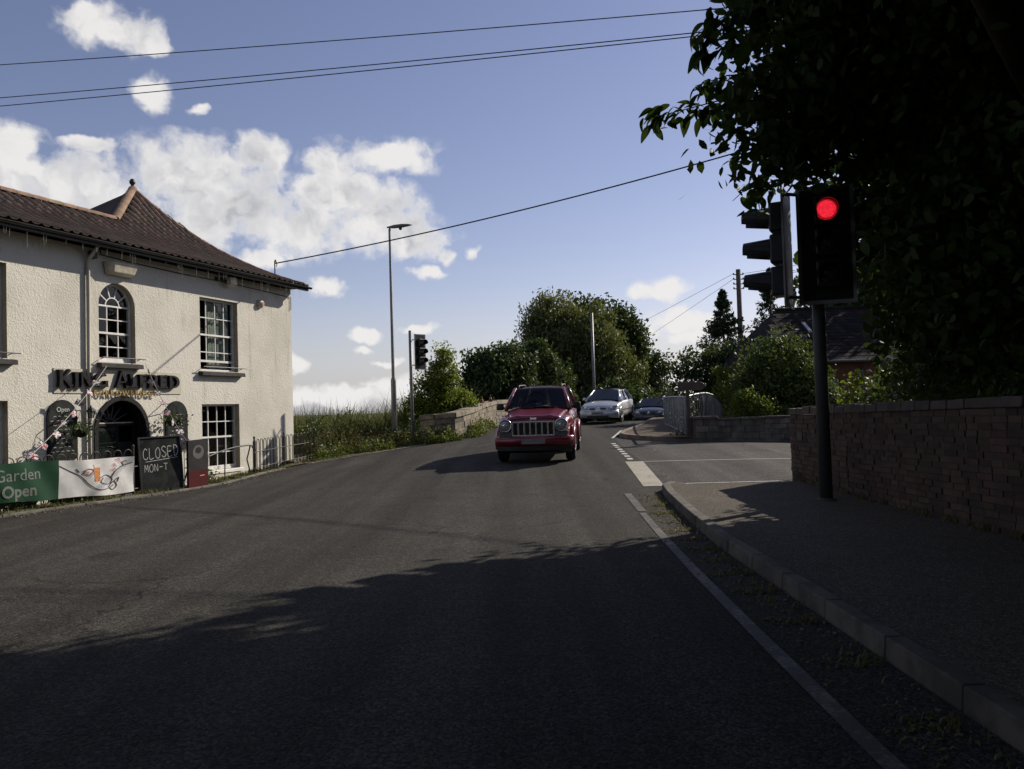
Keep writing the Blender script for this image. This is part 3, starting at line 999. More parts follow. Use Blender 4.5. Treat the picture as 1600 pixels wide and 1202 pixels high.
def outline(o, n=16):
    u0, u1, z0, z1, arc = o
    if not arc: return [(u0, z0), (u1, z0), (u1, z1), (u0, z1)]
    r_ = (u1 - u0) / 2; c = (u0 + u1) / 2; s = z1 - r_
    return [(u0, z0), (u1, z0)] + [(c + r_ * math.cos(math.pi * k / n), s + r_ * math.sin(math.pi * k / n)) for k in range(n + 1)]


def pub_wall():
    us = sorted({0.0, UMAX, *[x for o in OPEN.values() for x in o[:2]]})
    zs = sorted({Z0, ZT, *[x for o in OPEN.values() for x in o[2:4]]})
    m = MB()
    for a, b in zip(us[:-1], us[1:]):
        for c, d in zip(zs[:-1], zs[1:]):
            cu, cz = (a + b) / 2, (c + d) / 2
            if any(o[0] < cu < o[1] and o[2] < cz < o[3] for o in OPEN.values()): continue
            m.add([(a, 0, c), (b, 0, c), (b, 0, d), (a, 0, d)], [(0, 1, 2, 3)])
    for o in OPEN.values():
        if o[4]:
            pts = outline(o)[2:]
            for p, q in zip(pts[:-1], pts[1:]):
                m.add([(p[0], 0, p[1]), (q[0], 0, q[1]), (q[0], 0, o[3]), (p[0], 0, o[3])], [(0, 1, 2, 3)])
    D = 7.0
    m.add([(0, 0, Z0), (0, -D, Z0), (0, -D, ZT), (0, 0, ZT)], [(0, 1, 2, 3)])
    m.add([(UMAX, 0, Z0), (UMAX, -D, Z0), (UMAX, -D, ZT), (UMAX, 0, ZT)], [(0, 1, 2, 3)])
    m.add([(0, -D, Z0), (UMAX, -D, Z0), (UMAX, -D, ZT), (0, -D, ZT)], [(0, 1, 2, 3)])
    m.build('wall', 'roughcast', pub, local=True, fix=False)
    for key, o in OPEN.items():
        dp = 0.42 if key == 'door' else 0.2
        pts = outline(o)
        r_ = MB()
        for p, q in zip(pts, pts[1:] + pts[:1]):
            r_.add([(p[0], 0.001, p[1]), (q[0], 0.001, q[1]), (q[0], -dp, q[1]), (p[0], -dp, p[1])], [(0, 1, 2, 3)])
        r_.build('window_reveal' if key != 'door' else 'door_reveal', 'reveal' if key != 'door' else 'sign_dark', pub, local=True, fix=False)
        u0, u1, z0, z1, _ = o
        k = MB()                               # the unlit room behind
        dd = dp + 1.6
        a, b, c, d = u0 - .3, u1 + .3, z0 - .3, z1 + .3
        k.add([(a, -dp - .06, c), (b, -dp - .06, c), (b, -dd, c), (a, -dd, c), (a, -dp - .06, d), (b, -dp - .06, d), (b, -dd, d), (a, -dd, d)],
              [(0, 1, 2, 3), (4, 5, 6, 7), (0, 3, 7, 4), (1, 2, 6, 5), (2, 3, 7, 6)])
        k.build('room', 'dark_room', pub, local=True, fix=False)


pub_wall()


def bar(m, a, b, y0, y1, w):
    """bar in the window plane from (u,z) a to b"""
    A, B = Vector((a[0], 0, a[1])), Vector((b[0], 0, b[1]))
    t = (B - A).normalized(); s = Vector((-t.z, 0, t.x)) * w / 2
    m.hexa([A - s + Vector((0, y0, 0)), B - s + Vector((0, y0, 0)), B - s + Vector((0, y1, 0)), A - s + Vector((0, y1, 0))],
           [A + s + Vector((0, y0, 0)), B + s + Vector((0, y0, 0)), B + s + Vector((0, y1, 0)), A + s + Vector((0, y1, 0))])


def sash(key, cols, rows, y=-0.14, opened=0.0, curtain=False, fr='white_paint'):
    u0, u1, z0, z1, arc = OPEN[key]
    F_ = MB()
    r_ = (u1 - u0) / 2; cu = (u0 + u1) / 2; sp = z1 - r_ if arc else z1
    fw_ = 0.055
    F_.mm(u0, u0 + fw_, y - .08, y, z0, sp); F_.mm(u1 - fw_, u1, y - .08, y, z0, sp)
    F_.mm(u0 + fw_, u1 - fw_, y - .08, y - .002, z0, z0 + fw_)
    if not arc: F_.mm(u0 + fw_, u1 - fw_, y - .08, y - .002, z1 - fw_, z1)
    else:
        n = 16
        for k in range(n):
            p = [(cu + q * math.cos(math.pi * j / n), sp + q * math.sin(math.pi * j / n)) for j in (k, k + 1) for q in (r_, r_ - fw_)]
            F_.hexa([(p[0][0], y - .08, p[0][1]), (p[1][0], y - .08, p[1][1]), (p[3][0], y - .08, p[3][1]), (p[2][0], y - .08, p[2][1])],
                    [(p[0][0], y, p[0][1]), (p[1][0], y, p[1][1]), (p[3][0], y, p[3][1]), (p[2][0], y, p[2][1])])
    win = F_.build('window', fr, pub, local=True)
    a, b = u0 + fw_, u1 - fw_
    c, d = z0 + fw_, (sp - (0 if arc else fw_))
    cw = (b - a) / cols; rh = (d - c) / rows
    mid = rows // 2
    bw = 0.026
    c2 = c + opened
    rail = MB(); rail.mm(a, b, y - .065, y + .012, c + mid * rh - .025, c + mid * rh + .025)
    rail.build('meeting_rail', fr, win, local=True)
    lo = MB(); lo.mm(a, b, y - .05, y - .012, c2, c2 + .06); lo.build('bottom_rail', fr, win, local=True)
    gb = []
    for k in range(1, cols): gb.append(((a + k * cw, c2 + .06), (a + k * cw, d)))
    for k in range(1, rows):
        if k != mid: gb.append(((a, c + k * rh), (b, c + k * rh)))
    for q, (p0, p1) in enumerate(gb):
        m = MB(); bar(m, p0, p1, y - .05 + (.002 if p0[0] == p1[0] else 0), y - .012 - (.002 if p0[0] == p1[0] else 0), bw)
        m.build('glazing_bar', fr, win, local=True)
    rnd = random.Random(hash(key) % 97 if False else len(key) + cols)
    for ci_ in range(cols):
        for ri in range(rows):
            zz0, zz1 = c + ri * rh, c + (ri + 1) * rh
            if ri == 0: zz0 = max(zz0, c2)
            if zz1 - zz0 < .03: continue
            tl = rnd.uniform(-.006, .006); tl2 = rnd.uniform(-.006, .006)
            x0, x1 = a + ci_ * cw + .008, a + (ci_ + 1) * cw - .008
            m = MB(); m.add([(x0, y - .034 + tl, zz0 + .008), (x1, y - .034 - tl, zz0 + .008), (x1, y - .034 + tl2, zz1 - .008), (x0, y - .034 - tl2, zz1 - .008)], [(0, 1, 2, 3)])
            m.build('pane', 'window_glass', win, local=True, fix=False)
    if arc:
        n = 12
        ri_, ro = (b - a) / 2 * .42, (b - a) / 2
        for q in range(1, 5):
            an = math.pi * q / 5
            m = MB(); bar(m, (cu + ri_ * math.cos(an), sp + ri_ * math.sin(an)), (cu + ro * math.cos(an), sp + ro * math.sin(an)), y - .05, y - .012, bw)
            m.build('glazing_bar', fr, win, local=True)
        m = MB()
        for k in range(n):
            a0, a1 = math.pi * k / n, math.pi * (k + 1) / n
            bar(m, (cu + ri_ * math.cos(a0), sp + ri_ * math.sin(a0)), (cu + ri_ * math.cos(a1), sp + ri_ * math.sin(a1)), y - .052, y - .010, bw)
        bar(m, (a, sp), (b, sp), y - .055, y - .008, .04)
        m.build('glazing_bar', fr, win, local=True)
        m = MB(); m.add([(cu + ro * math.cos(math.pi * k / n), y - .034, sp + ro * math.sin(math.pi * k / n)) for k in range(n + 1)], [tuple(range(n + 1))])
        m.build('pane', 'window_glass', win, local=True, fix=False)
    if curtain:
        m = MB(); rows_ = []
        for k in range(25):
            f = k / 24
            x = a + (b - a) * f * .62
            rows_.append([(x, y - .16 + .03 * math.sin(f * 55), c + .05), (x, y - .16 + .03 * math.sin(f * 55 + .4), d)])
        m.loft(rows_, closed=False, cap=False)
        m.build('curtain', 'curtain', win, local=True, smooth=True)
    return win


sash('ul', 4, 4); sash('arch', 3, 4); sash('ur', 4, 4, opened=.2, curtain=True); sash('ll', 4, 4); sash('lr', 4, 4)
for key, w in (('ul', .14), ('arch', .12), ('ur', .14)):
    u0, u1, z0, z1, _ = OPEN[key]
    MB().hexa([(u0 - w, -.16, z0 - .13), (u1 + w * .6, -.16, z0 - .13), (u1 + w * .6, .15, z0 - .14), (u0 - w, .15, z0 - .14)],
              [(u0 - w, -.16, z0 + .004), (u1 + w * .6, -.16, z0 + .004), (u1 + w * .6, .14, z0 - .035), (u0 - w, .14, z0 - .035)]).build('window_sill', 'stone_sill', pub, local=True, bevel=.012)
    m = MB(); m.tube([(u0 - w - .05, .16, z0 + .1), (u1 + w * .5, .16, z0 + .1)], .014, 6)
    for q in (u0, u1): m.tube([(q, .16, z0 + .1), (q, .02, z0 + .06)], .010, 5)
    m.build('sill_rail', 'black_iron', pub, local=True)
MB().mm(2.58, 4.3, -.1, .07, -.02, .075).build('window_sill', 'white_paint', pub, local=True, bevel=.01)
m = MB(); m.mm(2.52, 4.2, .10, .16, -.10, -.04); m.mm(2.52, 4.2, .10, .16, -.40, -.36)
gr = m.build('cellar_grille', 'cream_paint', pub, local=True)
for k in range(12): MB().mm(2.56 + k * .14, 2.62 + k * .14, .105, .155, -.36, -.10).build('slat', 'cream_paint', gr, local=True)

# door with fanlight
def door():
    u0, u1, z0, z1, _ = OPEN['door']
    y = -.36
    r_ = (u1 - u0) / 2; cu = (u0 + u1) / 2; sp = z1 - r_
    m = MB()
    n = 16
    ro, ri_ = r_ + .03, r_ - .075                 # dark painted arch moulding, proud of the render
    pts = [(u1 - cu, z0)] if False else []
    prof = [(cu + ro, z0), (cu + ri_, z0)]
    seq = [((cu + ro, z0), (cu + ri_, z0))] + [((cu + ro * math.cos(math.pi * k / n), sp + ro * math.sin(math.pi * k / n)), (cu + ri_ * math.cos(math.pi * k / n), sp + ri_ * math.sin(math.pi * k / n))) for k in range(n + 1)] + [((cu - ro, z0), (cu - ri_, z0))]
    for (a, b), (c, d) in zip(seq[:-1], seq[1:]):
        m.hexa([(a[0], -.1, a[1]), (b[0], -.1, b[1]), (d[0], -.1, d[1]), (c[0], -.1, c[1])], [(a[0], .035, a[1]), (b[0], .035, b[1]), (d[0], .035, d[1]), (c[0], .035, c[1])])
    m.build('door_surround', 'sign_dark', pub, local=True)
    dz = 1.42
    m = MB()
    m.mm(u0 + .02, u0 + .10, y - .07, y, z0, dz); m.mm(u1 - .10, u1 - .02, y - .07, y, z0, dz); m.mm(u0 + .02, u1 - .02, y - .08, y + .02, dz, dz + .07)
    m.mm(u0 + .58, u0 + .63, y - .07, y, z0, dz)
    fr = m.build('door_frame', 'sign_dark', pub, local=True)
    MB().mm(u0 + .63, u1 - .10, y - .055, y - .015, z0, dz - .005).build('door', 'black_board', pub, local=True)
    MB().mm(u0 + .10, u0 + .58, y - .05, y - .02, z0, dz - .4).build('door', 'black_board', pub, local=True)
    m = MB(); m.mm(u0 + .66, u1 - .16, y - .012, y - .006, .55, dz - .12); m.build('pane', 'window_glass', fr, local=True)
    for k in range(1, 7):
        an = math.pi * k / 7
        q = MB(); bar(q, (cu + .1 * math.cos(an), dz + .06 + .1 * math.sin(an)), (cu + .62 * math.cos(an), dz + .06 + .58 * math.sin(an)), y - .05, y - .02, .022)
        q.build('glazing_bar', 'trim_grey', fr, local=True)
    q = MB(); bar(q, (u0 + .12, dz + .075), (u1 - .12, dz + .075), y + .021, y + .03, .03); q.build('glazing_bar', 'cream_paint', fr, local=True)
    q = MB(); q.add([(cu + .7 * math.cos(math.pi * k / 12), y - .04, dz + .07 + .62 * math.sin(math.pi * k / 12)) for k in range(13)], [tuple(range(13))])
    q.build('pane', 'window_glass', fr, local=True, fix=False)
    MB().mm(u0 - .1, u1 + .1, -.34, .45, z0 - .2, z0 - .003).build('doorstep', 'concrete', pub, local=True, bevel=.02)


door()

# ---- sign: flat plaster panel, raised dark letters, gold village name
MB().mm(5.02, 8.92, .002, .022, 2.20, 2.76).build('sign_panel', 'plaster', pub, local=True)


def flare(m, a, b, w, d0, d1, fl=1.45, fl2=None):
    fl2 = fl2 or fl
    A, B = Vector(a), Vector(b)
    t = (B - A).normalized(); s = Vector((-t.y, t.x))
    pr = [(0, fl), (.12, 1.05), (.5, .88), (.88, 1.05), (1, fl2)]
    L = [A.lerp(B, f) + s * w / 2 * k for f, k in pr]; R_ = [A.lerp(B, f) - s * w / 2 * k for f, k in pr]
    for i in range(4):
        q = [L[i], L[i + 1], R_[i + 1], R_[i]]
        m.prism([tuple(p) for p in q], lambda a_, b_, d_: (a_, b_, d_), d0, d1)


def arcs(m, c, rx, ry, a0, a1, w0, w1, d0, d1, n=12):
    P = []
    for k in range(n + 1):
        f = k / n; a = R(a0 + (a1 - a0) * f); w = w0 + (w1 - w0) * math.sin(f * math.pi)
        P.append(((c[0] + (rx + w / 2) * math.cos(a), c[1] + (ry + w / 2) * math.sin(a)), (c[0] + (rx - w / 2) * math.cos(a), c[1] + (ry - w / 2) * math.sin(a))))
    for (a, b), (c_, d) in zip(P[:-1], P[1:]):
        m.prism([a, b, d, c_], lambda x, y, z: (x, y, z), d0, d1)


def glyph(ch):
    m = MB(); w = .20; n = .12; D0, D1 = -.02, .11
    S_ = lambda a, b, ww=w, f=1.45, f2=None: flare(m, a, b, ww, D0, D1 + random.uniform(-.004, .004), f, f2)
    if ch == 'K': S_((.12, 0), (.12, 1)); S_((.2, .45), (.66, 1.0), n); S_((.28, .55), (.74, 0), w); wd = .82
    if ch == 'I': S_((.12, 0), (.12, 1)); wd = .26
    if ch == 'N': S_((.1, 0), (.1, 1), n); S_((.12, 1), (.66, 0), w, 1.1); S_((.68, 0), (.68, 1), n); wd = .8
    if ch == 'G': arcs(m, (.46, .5), .36, .42, 45, 325, .1, .22, D0, D1); S_((.74, .02), (.74, .46), .18); wd = .88
    if ch == 'A': S_((.03, 0), (.38, 1.08), n, 1.4, .9); S_((.40, 1.08), (.76, 0), w, .9, 1.4); S_((.2, .35), (.62, .35), .09, 1); wd = .8
    if ch == 'L': S_((.12, 0), (.12, 1)); S_((.1, .06), (.56, .06), .12, 1, 1.7); wd = .6
    if ch == 'F': S_((.12, 0), (.12, 1)); S_((.1, .94), (.56, .94), .12, 1, 1.7); S_((.16, .52), (.48, .52), .1, 1, 1.5); wd = .58
    if ch == 'E': S_((.12, 0), (.12, 1)); S_((.1, .94), (.56, .94), .12, 1, 1.7); S_((.16, .5), (.48, .5), .1, 1, 1.5); S_((.1, .06), (.58, .06), .12, 1, 1.7); wd = .62
    if ch == 'R': S_((.12, 0), (.12, 1)); arcs(m, (.32, .72), .24, .22, -95, 95, .1, .2, D0, D1); S_((.34, .5), (.72, 0), w, .9); S_((.12, .94), (.34, .94), .1, 1); S_((.12, .5), (.34, .5), .1, 1); wd = .74
    if ch == 'D': S_((.12, 0), (.12, 1)); arcs(m, (.30, .5), .42, .43, -90, 90, .1, .22, D0, D1); S_((.1, .94), (.34, .94), .12, 1); S_((.1, .06), (.34, .06), .12, 1); wd = .84
    return m, wd


random.seed(2)
H_ = .335
widths = []
for ch in 'KING ALFRED': widths.append(.34 if ch == ' ' else glyph(ch)[1])
sx = (8.86 - 5.17) / (sum(widths) + .10 * 10)
x = 8.86
for ch, w in zip('KING ALFRED', widths):
    if ch != ' ':
        m, _ = glyph(ch)
        big = 1.12 if ch in 'KA' else 1.0
        m.v = [(x - a * sx, .035 + c * .75, 2.345 + b * H_ * big) for a, b, c in m.v]
        m.build('letter', 'sign_dark', pub, local=True)
    x -= (w + .10) * sx
text_obj('gold_lettering', 'BURROWBRIDGE', .205, frame4((6.92, .06, 2.135), (-1, 0, 0), (0, 0, 1)), 'gold', pub, extrude=.012, spacing=1.32)

# ---- roof
prof_s = np.array([0, 1.0, 2.3, 3.0, 3.75]); prof_z = np.array([0, .42, 1.26, 1.92, 2.80])
pc = np.polyfit(prof_s, prof_z, 3); pc[-1] = 0
EZ = 5.74


def rz_(s): return EZ + float(np.polyval(pc, s))


def rsl(s): return float(np.polyval(np.polyder(pc), s))


def UH(s): return -.28 + s * (3.53 / 3.75)


roof = MB()
SS = np.linspace(0, 3.75, 13)
for s0, s1 in zip(SS[:-1], SS[1:]):
    ul = lambda s: (UMAX + .3) if s <= 2.301 else 5.35 + (3.25 - 5.35) * (s - 2.3) / 1.45
    q0, q1 = (ul(s0), ul(s1)) if s1 <= 2.31 else (ul(max(s0, 2.302)), ul(s1))
    z0, z1 = rz_(s0) - .05, rz_(s1) - .05
    roof.add([(UH(s0), .5 - s0, z0), (q0, .5 - s0, z0), (q1, .5 - s1, z1), (UH(s1), .5 - s1, z1)], [(0, 1, 2, 3)])          # front
    roof.add([(UH(s0), .5 - s0, z0), (UH(s1), .5 - s1, z1), (UH(s1), -7 + s1, z1), (UH(s0), -7 + s0, z0)], [(0, 1, 2, 3)])  # right
    roof.add([(UH(s0), -7 + s0, z0), (UH(s1), -7 + s1, z1), (7.0 - s1, -7 + s1, z1), (7.0 - s0, -7 + s0, z0)], [(0, 1, 2, 3)])      # back
zr2 = rz_(2.3) - .05
roof.add([(5.35, -1.8, zr2), (3.25, -3.25, rz_(3.75) - .05), (5.35, -4.7, zr2)], [(0, 1, 2)])
roof.add([(5.0, -1.8, zr2), (UMAX + .3, -1.8, zr2), (UMAX + .3, -4.2, EZ), (5.0, -4.2, EZ)], [(0, 1, 2, 3)])
roof.add([(UMAX + .3, .5, EZ - .05), (UMAX + .3, -1.8, zr2), (UMAX + .3, -4.2, EZ)], [(0, 1, 2)])
roof.add([(-.28, .5, EZ - .06), (UMAX + .3, .5, EZ - .06), (UMAX + .3, -7, EZ - .06), (-.28, -7, EZ - .06)], [(0, 1, 2, 3)])
roof_o = roof.build('roof', 'pantile', pub, local=True, fix=False)


def tile_mesh(stuffed=False):
    m = MB(); TW, TL = .27, .42
    xs = np.linspace(0, TW, 7)
    hs = [.0 + .030 * (1 - math.cos(2 * math.pi * min(1, x_ / (TW * .62)))) if x_ < TW * .62 else .006 for x_ in xs]
    lo = [(x_, 0, h + .022) for x_, h in zip(xs, hs)]; hi = [(x_, TL, h) for x_, h in zip(xs, hs)]
    lip = [(x_, 0, h - .004) for x_, h in zip(xs, hs)]
    m.loft([lip, lo, hi], closed=False, cap=False)
    return m


tm = tile_mesh()
tme = tm.mesh('tile', 'pantile')
cam_l = CI @ Vector((0, 0, EYE))
tiles = []
s = 0.0
row = 0
rnd = random.Random(4)
while s < 3.6:
    sl_ = rsl(s + .13); dn = math.sqrt(1 + sl_ * sl_)
    uu0 = UH(s) + .05
    uu1 = 12.0 if s + .25 < 2.3 else 5.35 + (3.25 - 5.35) * max(0, (s + .1 - 2.3)) / 1.45
    k0 = math.ceil(uu0 / .252)
    while k0 * .252 + .2 < uu1:
        u = k0 * .252
        ex = Vector((-1, 0, 0)); ey = Vector((0, -1 / dn, sl_ / dn))       # up the slope
        M4 = frame4((u + .13 + rnd.uniform(-.006, .006), .53 - s, rz_(max(0, s - .03)) - .005 + rnd.uniform(0, .008)), ex, ey)
        M4 = M4 @ Matrix.Rotation(rnd.uniform(-.02, .02), 4, 'Z')
        if M4.col[2][2] < 0: pass
        tiles.append(M4); k0 += 1
    s += .31 / dn
    row += 1
tiles.sort(key=lambda q: (q.translation - cam_l).length)
for q in tiles[:300]: link_copy('tile', tme, roof_o, q)
mm_ = MB()
for q in tiles[300:]: mm_.add([q @ Vector(v) for v in tm.v], tm.f)
mm_.build('tile', 'pantile', roof_o, local=True, kind='stuff', fix=False)


def ridge_tiles(a, b, parent, nn, rad=.13, name='ridge_tile'):
    a, b = Vector(a), Vector(b)
    for k in range(nn):
        A, B = a.lerp(b, (k + .02) / nn), a.lerp(b, (k + .98) / nn)
        t = (B - A).normalized(); sdv = t.cross(Vector((0, 0, 1))).normalized(); u_ = sdv.cross(t)
        m = MB(); rg = []
        for P_, rr in ((A, rad), (B, rad * 1.06)):
            outer = [P_ + sdv * rr * math.cos(math.pi * j / 8) + u_ * rr * .85 * math.sin(math.pi * j / 8) - u_ * .03 for j in range(9)]
            inner = [P_ + sdv * (rr - .02) * math.cos(math.pi * j / 8) + u_ * (rr * .85 - .02) * math.sin(math.pi * j / 8) - u_ * .03 for j in range(8, -1, -1)]
            rg.append(outer + inner)
        m.loft(rg)
        m.build(name, 'ridge_clay', parent, local=True)


zR = rz_(2.3) + .01
ridge_tiles((12.2, -1.82, zR), (5.4, -1.82, zR), roof_o, 16)
ridge_tiles((5.38, -1.80, zR + .01), (3.32, -3.2, rz_(3.75) - .01), roof_o, 7, .12, 'hip_tile')
for k in range(11):
    s0, s1 = 3.72 * k / 11, 3.72 * (k + 1) / 11
    ridge_tiles((UH(s0), .5 - s0, rz_(s0) + .0), (UH(s1), .5 - s1, rz_(s1)), roof_o, 1, .10, 'hip_tile')
    if k > 5: ridge_tiles((7 - s0, -7 + s0, rz_(s0) - .03), (7 - s1, -7 + s1, rz_(s1) - .03), roof_o, 1, .10, 'hip_tile')
m = MB(); m.lathe([(.05, 0), (.045, .08), (.085, .13), (.09, .18), (.06, .24), (.02, .27)], (3.28, -3.25, rz_(3.75) + .02), n=12)
m.build('finial', 'black_iron', roof_o, local=True, smooth=True)
# gutter and soffit
m = MB(); rg = []
for u in (-.33, UMAX + .3):
    rg.append([(u, .56 + .06 * math.cos(a), EZ - .05 + .06 * math.sin(a)) for a in np.linspace(math.pi, 2 * math.pi, 8)] + [(u, .56 + .05 * math.cos(a), EZ - .05 + .05 * math.sin(a)) for a in np.linspace(2 * math.pi, math.pi, 8)])
m.loft(rg); m.build('gutter', 'black_plastic', roof_o, local=True)
m = MB(); m.mm(-.28, UMAX + .3, .42, .498, EZ - .16, EZ - .065); m.build('fascia', 'black_plastic', roof_o, local=True)

# fittings on the front wall
m = MB(); m.tube([(8.0, .42, EZ - .1), (8.0, .1, EZ - .4), (8.0, .06, EZ - .5), (8.02, .06, 2.3), (8.02, .06, -.3)], .042, 8)
m.build('downpipe', 'plaster', pub, local=True, smooth=True)
MB().mm(7.79, 7.93, .003, .13, 5.36, 5.54).build('junction_box', 'black_plastic', pub, local=True, bevel=.01)
m = MB(); m.tube([(7.62, .03, 5.62), (7.6, .03, 5.5), (6.5, .03, 5.46), (5, .03, 5.43), (3.2, .03, 5.44), (1.5, .03, 5.41), (.04, .03, 5.37), (.05, .03, 4.95)], .013, 5)
m.build('wall_cable', 'wire', pub, local=True)
fl = MB().hexa([(6.68, .03, 5.05), (7.48, .03, 5.05), (7.40, .22, 5.10), (6.76, .22, 5.10)], [(6.62, .03, 5.36), (7.54, .03, 5.36), (7.46, .30, 5.34), (6.70, .30, 5.34)]).build('light_hood', 'cream_paint', pub, local=True, bevel=.02)
m = MB(); m.hexa([(3.02, .18, 5.30), (3.30, .18, 5.30), (3.30, .32, 5.36), (3.02, .32, 5.36)], [(3.02, .16, 5.52), (3.30, .16, 5.52), (3.30, .30, 5.56), (3.02, .30, 5.56)])
fo = m.build('floodlight', 'cream_paint', pub, local=True, bevel=.01)
m = MB(); m.tube([(3.16, .18, 5.42), (3.16, .01, 5.5)], .02, 6); m.tube([(3.36, .1, 5.5), (3.6, .02, 5.48)], .05, 6); m.build('bracket', 'black_iron', fo, local=True)
m = MB(); m.lathe([(.0, .13), (.09, .12), (.135, .06), (.14, 0)], (1.63, .0, 4.98), 'y', 14); m.v = [(a, -b + .13 if False else b, c) for a, b, c in m.v]
al = m.build('alarm_box', 'cream_paint', pub, local=True, smooth=True)
m = MB(); m.lathe([(.06, .128), (.055, .14)], (1.63, .0, 4.98), 'y', 10); m.build('badge', 'alarm_red', al, local=True)
# telephone bracket above the corner
m = MB(); bx = CI @ Vector((-7.61, 26.6, 6.54))
m.tube([(bx.x + .05, bx.y + .02, bx.z - .5), (bx.x + .05, bx.y + .02, bx.z + .05), (bx.x - .02, bx.y, bx.z + .1), (bx.x - .07, bx.y, bx.z)], .02, 6)
m.tube([(bx.x, bx.y, bx.z), (bx.x - .1, bx.y, bx.z - .03), (bx.x - .06, bx.y, bx.z - .12)], .014, 5)
m.build('cable_bracket', 'black_iron', roof_o, local=True)
m = MB(); m.tube([(-.02, -.6, 4.42), (-.3, -.6, 4.42)], .03, 6); m.build('overflow_pipe', 'black_plastic', pub, local=True)

# fairy-light icicles along the eaves
m = MB(); rnd = random.Random(9)
u = .2
while u < 11.5:
    for j in range(rnd.randint(1, 3)):
        uu = u + j * .07; L_ = rnd.uniform(.1, .38)
        m.tube([(uu, .5, EZ - .16), (uu + rnd.uniform(-.02, .02), .5, EZ - .16 - L_)], .002, 3)
        for b_ in range(int(L_ / .09)): m.box((uu, .5, EZ - .2 - b_ * .09), (.006, .006, .012))
    u += rnd.uniform(.3, .55)
m.build('icicle_lights', 'curtain', pub, local=True, kind='stuff')

# ------------------------------------------------------------------ in front of the public house
FA = Vector((-8.79, 14.0, 0)); FD = Vector((1.14, 2.65, 0)); FT = FD.normalized(); FN = Vector((FT.y, -FT.x, 0))


def fence_pt(t, off=0.0, z=0.0):
    p = FA + FD * t + FN * off
    return Vector((p.x, p.y, z))


verge2 = strip('grass_verge', np.arange(10, 27.1, .4), lambda y: XL(y) - .55, lambda y: XL(y) - .10, 3, 0.03, 'ground', kind='structure')
kerb_run('kerb_stone', verge2, [(float(XL(y)) - .13, float(y)) for y in np.arange(10.5, 23.6, .8)], 'stone_grey', w=.12, h=.04, stone=.8, side=1)


def railing(root, pts, h, pitch, hw, rad=.011, rails=(.14, .62)):
    P = [Vector(p) for p in pts]
    for a, b in zip(P[:-1], P[1:]):
        L = (b - a).length; t = (b - a) / L; n_ = int(L / pitch)
        for k in range(n_ + 1):
            c = a + t * min(L, k * pitch)
            lo, hi = c - t * hw / 2, c + t * hw / 2
            q = [lo] + [c + Vector((0, 0, h - hw / 2)) + (-t * math.cos(an) * hw / 2) + Vector((0, 0, math.sin(an) * hw / 2)) for an in np.linspace(0, math.pi, 8)] + [hi]
            m = MB(); m.tube(q, rad, 5); m.build('hoop', 'black_iron', root, smooth=True)
        for rz0 in rails:
            m = MB(); m.tube([a - t * .1 + Vector((0, 0, h * rz0 if rz0 < 1 else rz0)), b + t * .1 + Vector((0, 0, h * rz0))], rad * 1.1, 5)
            m.build('rail', 'black_iron', root)
    for p in P:
        m = MB(); m.box((p.x, p.y, p.z + h * .52), (.035, .035, h * 1.04)); m.lathe([(.03, 0), (.032, .03), (.005, .06)], (p.x, p.y, p.z + h * 1.04), n=8)
        m.build('post', 'black_iron', root)


fz = 0.03
rl = empty('hooped_railing', fence_pt(.2, 0, fz), label='black hooped iron railing behind the green and white banner', cat='railing', group='pub railings')
railing(rl, [fence_pt(-.45, -.04, fz), fence_pt(.98, -.04, fz)], .93, .25, .2)
rr = empty('hooped_railing', (-6.8, 21.8, .1), label='black hooped iron railing running to the pub corner', cat='railing', group='pub railings')
railing(rr, [(-6.83, 21.6, .06), (-6.72, 24.0, .10), (-6.42, 26.4, .14)], .88, .27, .19)

# banner
bn0, bn1 = -.42, .965
BLn = (FD * (bn1 - bn0)).length
bsplit = .385
ban = empty('banner', fence_pt(.3, .03, .1), label='green and white printed banner tied along the railing', cat='banner')


def bw_(t, b):          # point on the slightly billowing banner
    top = .86 - .05 * sstep(.2, .97, t) + .012 * math.sin(t * 9)
    bot = .20 - .09 * sstep(-.2, .97, t) + .01 * math.sin(t * 13 + 1)
    off = .035 + .022 * math.sin(t * 11 + b * 2.0) + .012 * math.sin(t * 29 + b * 5)
    return fence_pt(t, off, bot + (top - bot) * b)


for nm, t0, t1, mt in (('green_panel', bn0, bsplit, 'banner_green'), ('white_panel', bsplit, bn1, 'banner_white')):
    m = MB()
    m.loft([[bw_(t, b) for b in np.linspace(0, 1, 7)] for t in np.linspace(t0, t1, 40)], closed=False, cap=False)
    m.build(nm, mt, ban, smooth=True, fix=False)
for txt, zz, x0, sz, bo, mt in (('Garden', .555, -.045, .295, 0.0, 'print_grey'), ('Open', .275, .0, .285, .007, 'print_grey')):
    me = text_mesh(txt, sz, .002, bo, 1.0, 'LEFT')
    T_ = bn1 - bn0
    for v in me.vertices:
        tt = x0 + v.co.x / FD.length; zz_ = zz + v.co.y
        p = bw_(tt, (zz_ - .17) / .68); q = fence_pt(tt, 0, zz_)
        v.co = Vector((q.x, q.y, zz_)) + FN * ((p - q).dot(FN) + .004)
    me.materials.clear(); me.materials.append(MATS[mt])
    mesh_obj('lettering', me, ban)


def ink(name, pts, w, mt, parent, pf):
    m = MB(); prev = None
    pts = [Vector((a, b)) for a, b in pts]
    for k, p in enumerate(pts):
        t = (pts[min(k + 1, len(pts) - 1)] - pts[max(k - 1, 0)]); t.normalize(); s_ = Vector((-t.y, t.x)) * w / 2
        a, b = pf(*(p + s_)), pf(*(p - s_))
        if prev: m.add([prev[0], prev[1], b, a], [(0, 1, 2, 3)])
        prev = (a, b)
    return m.build(name, mt, parent, fix=False)


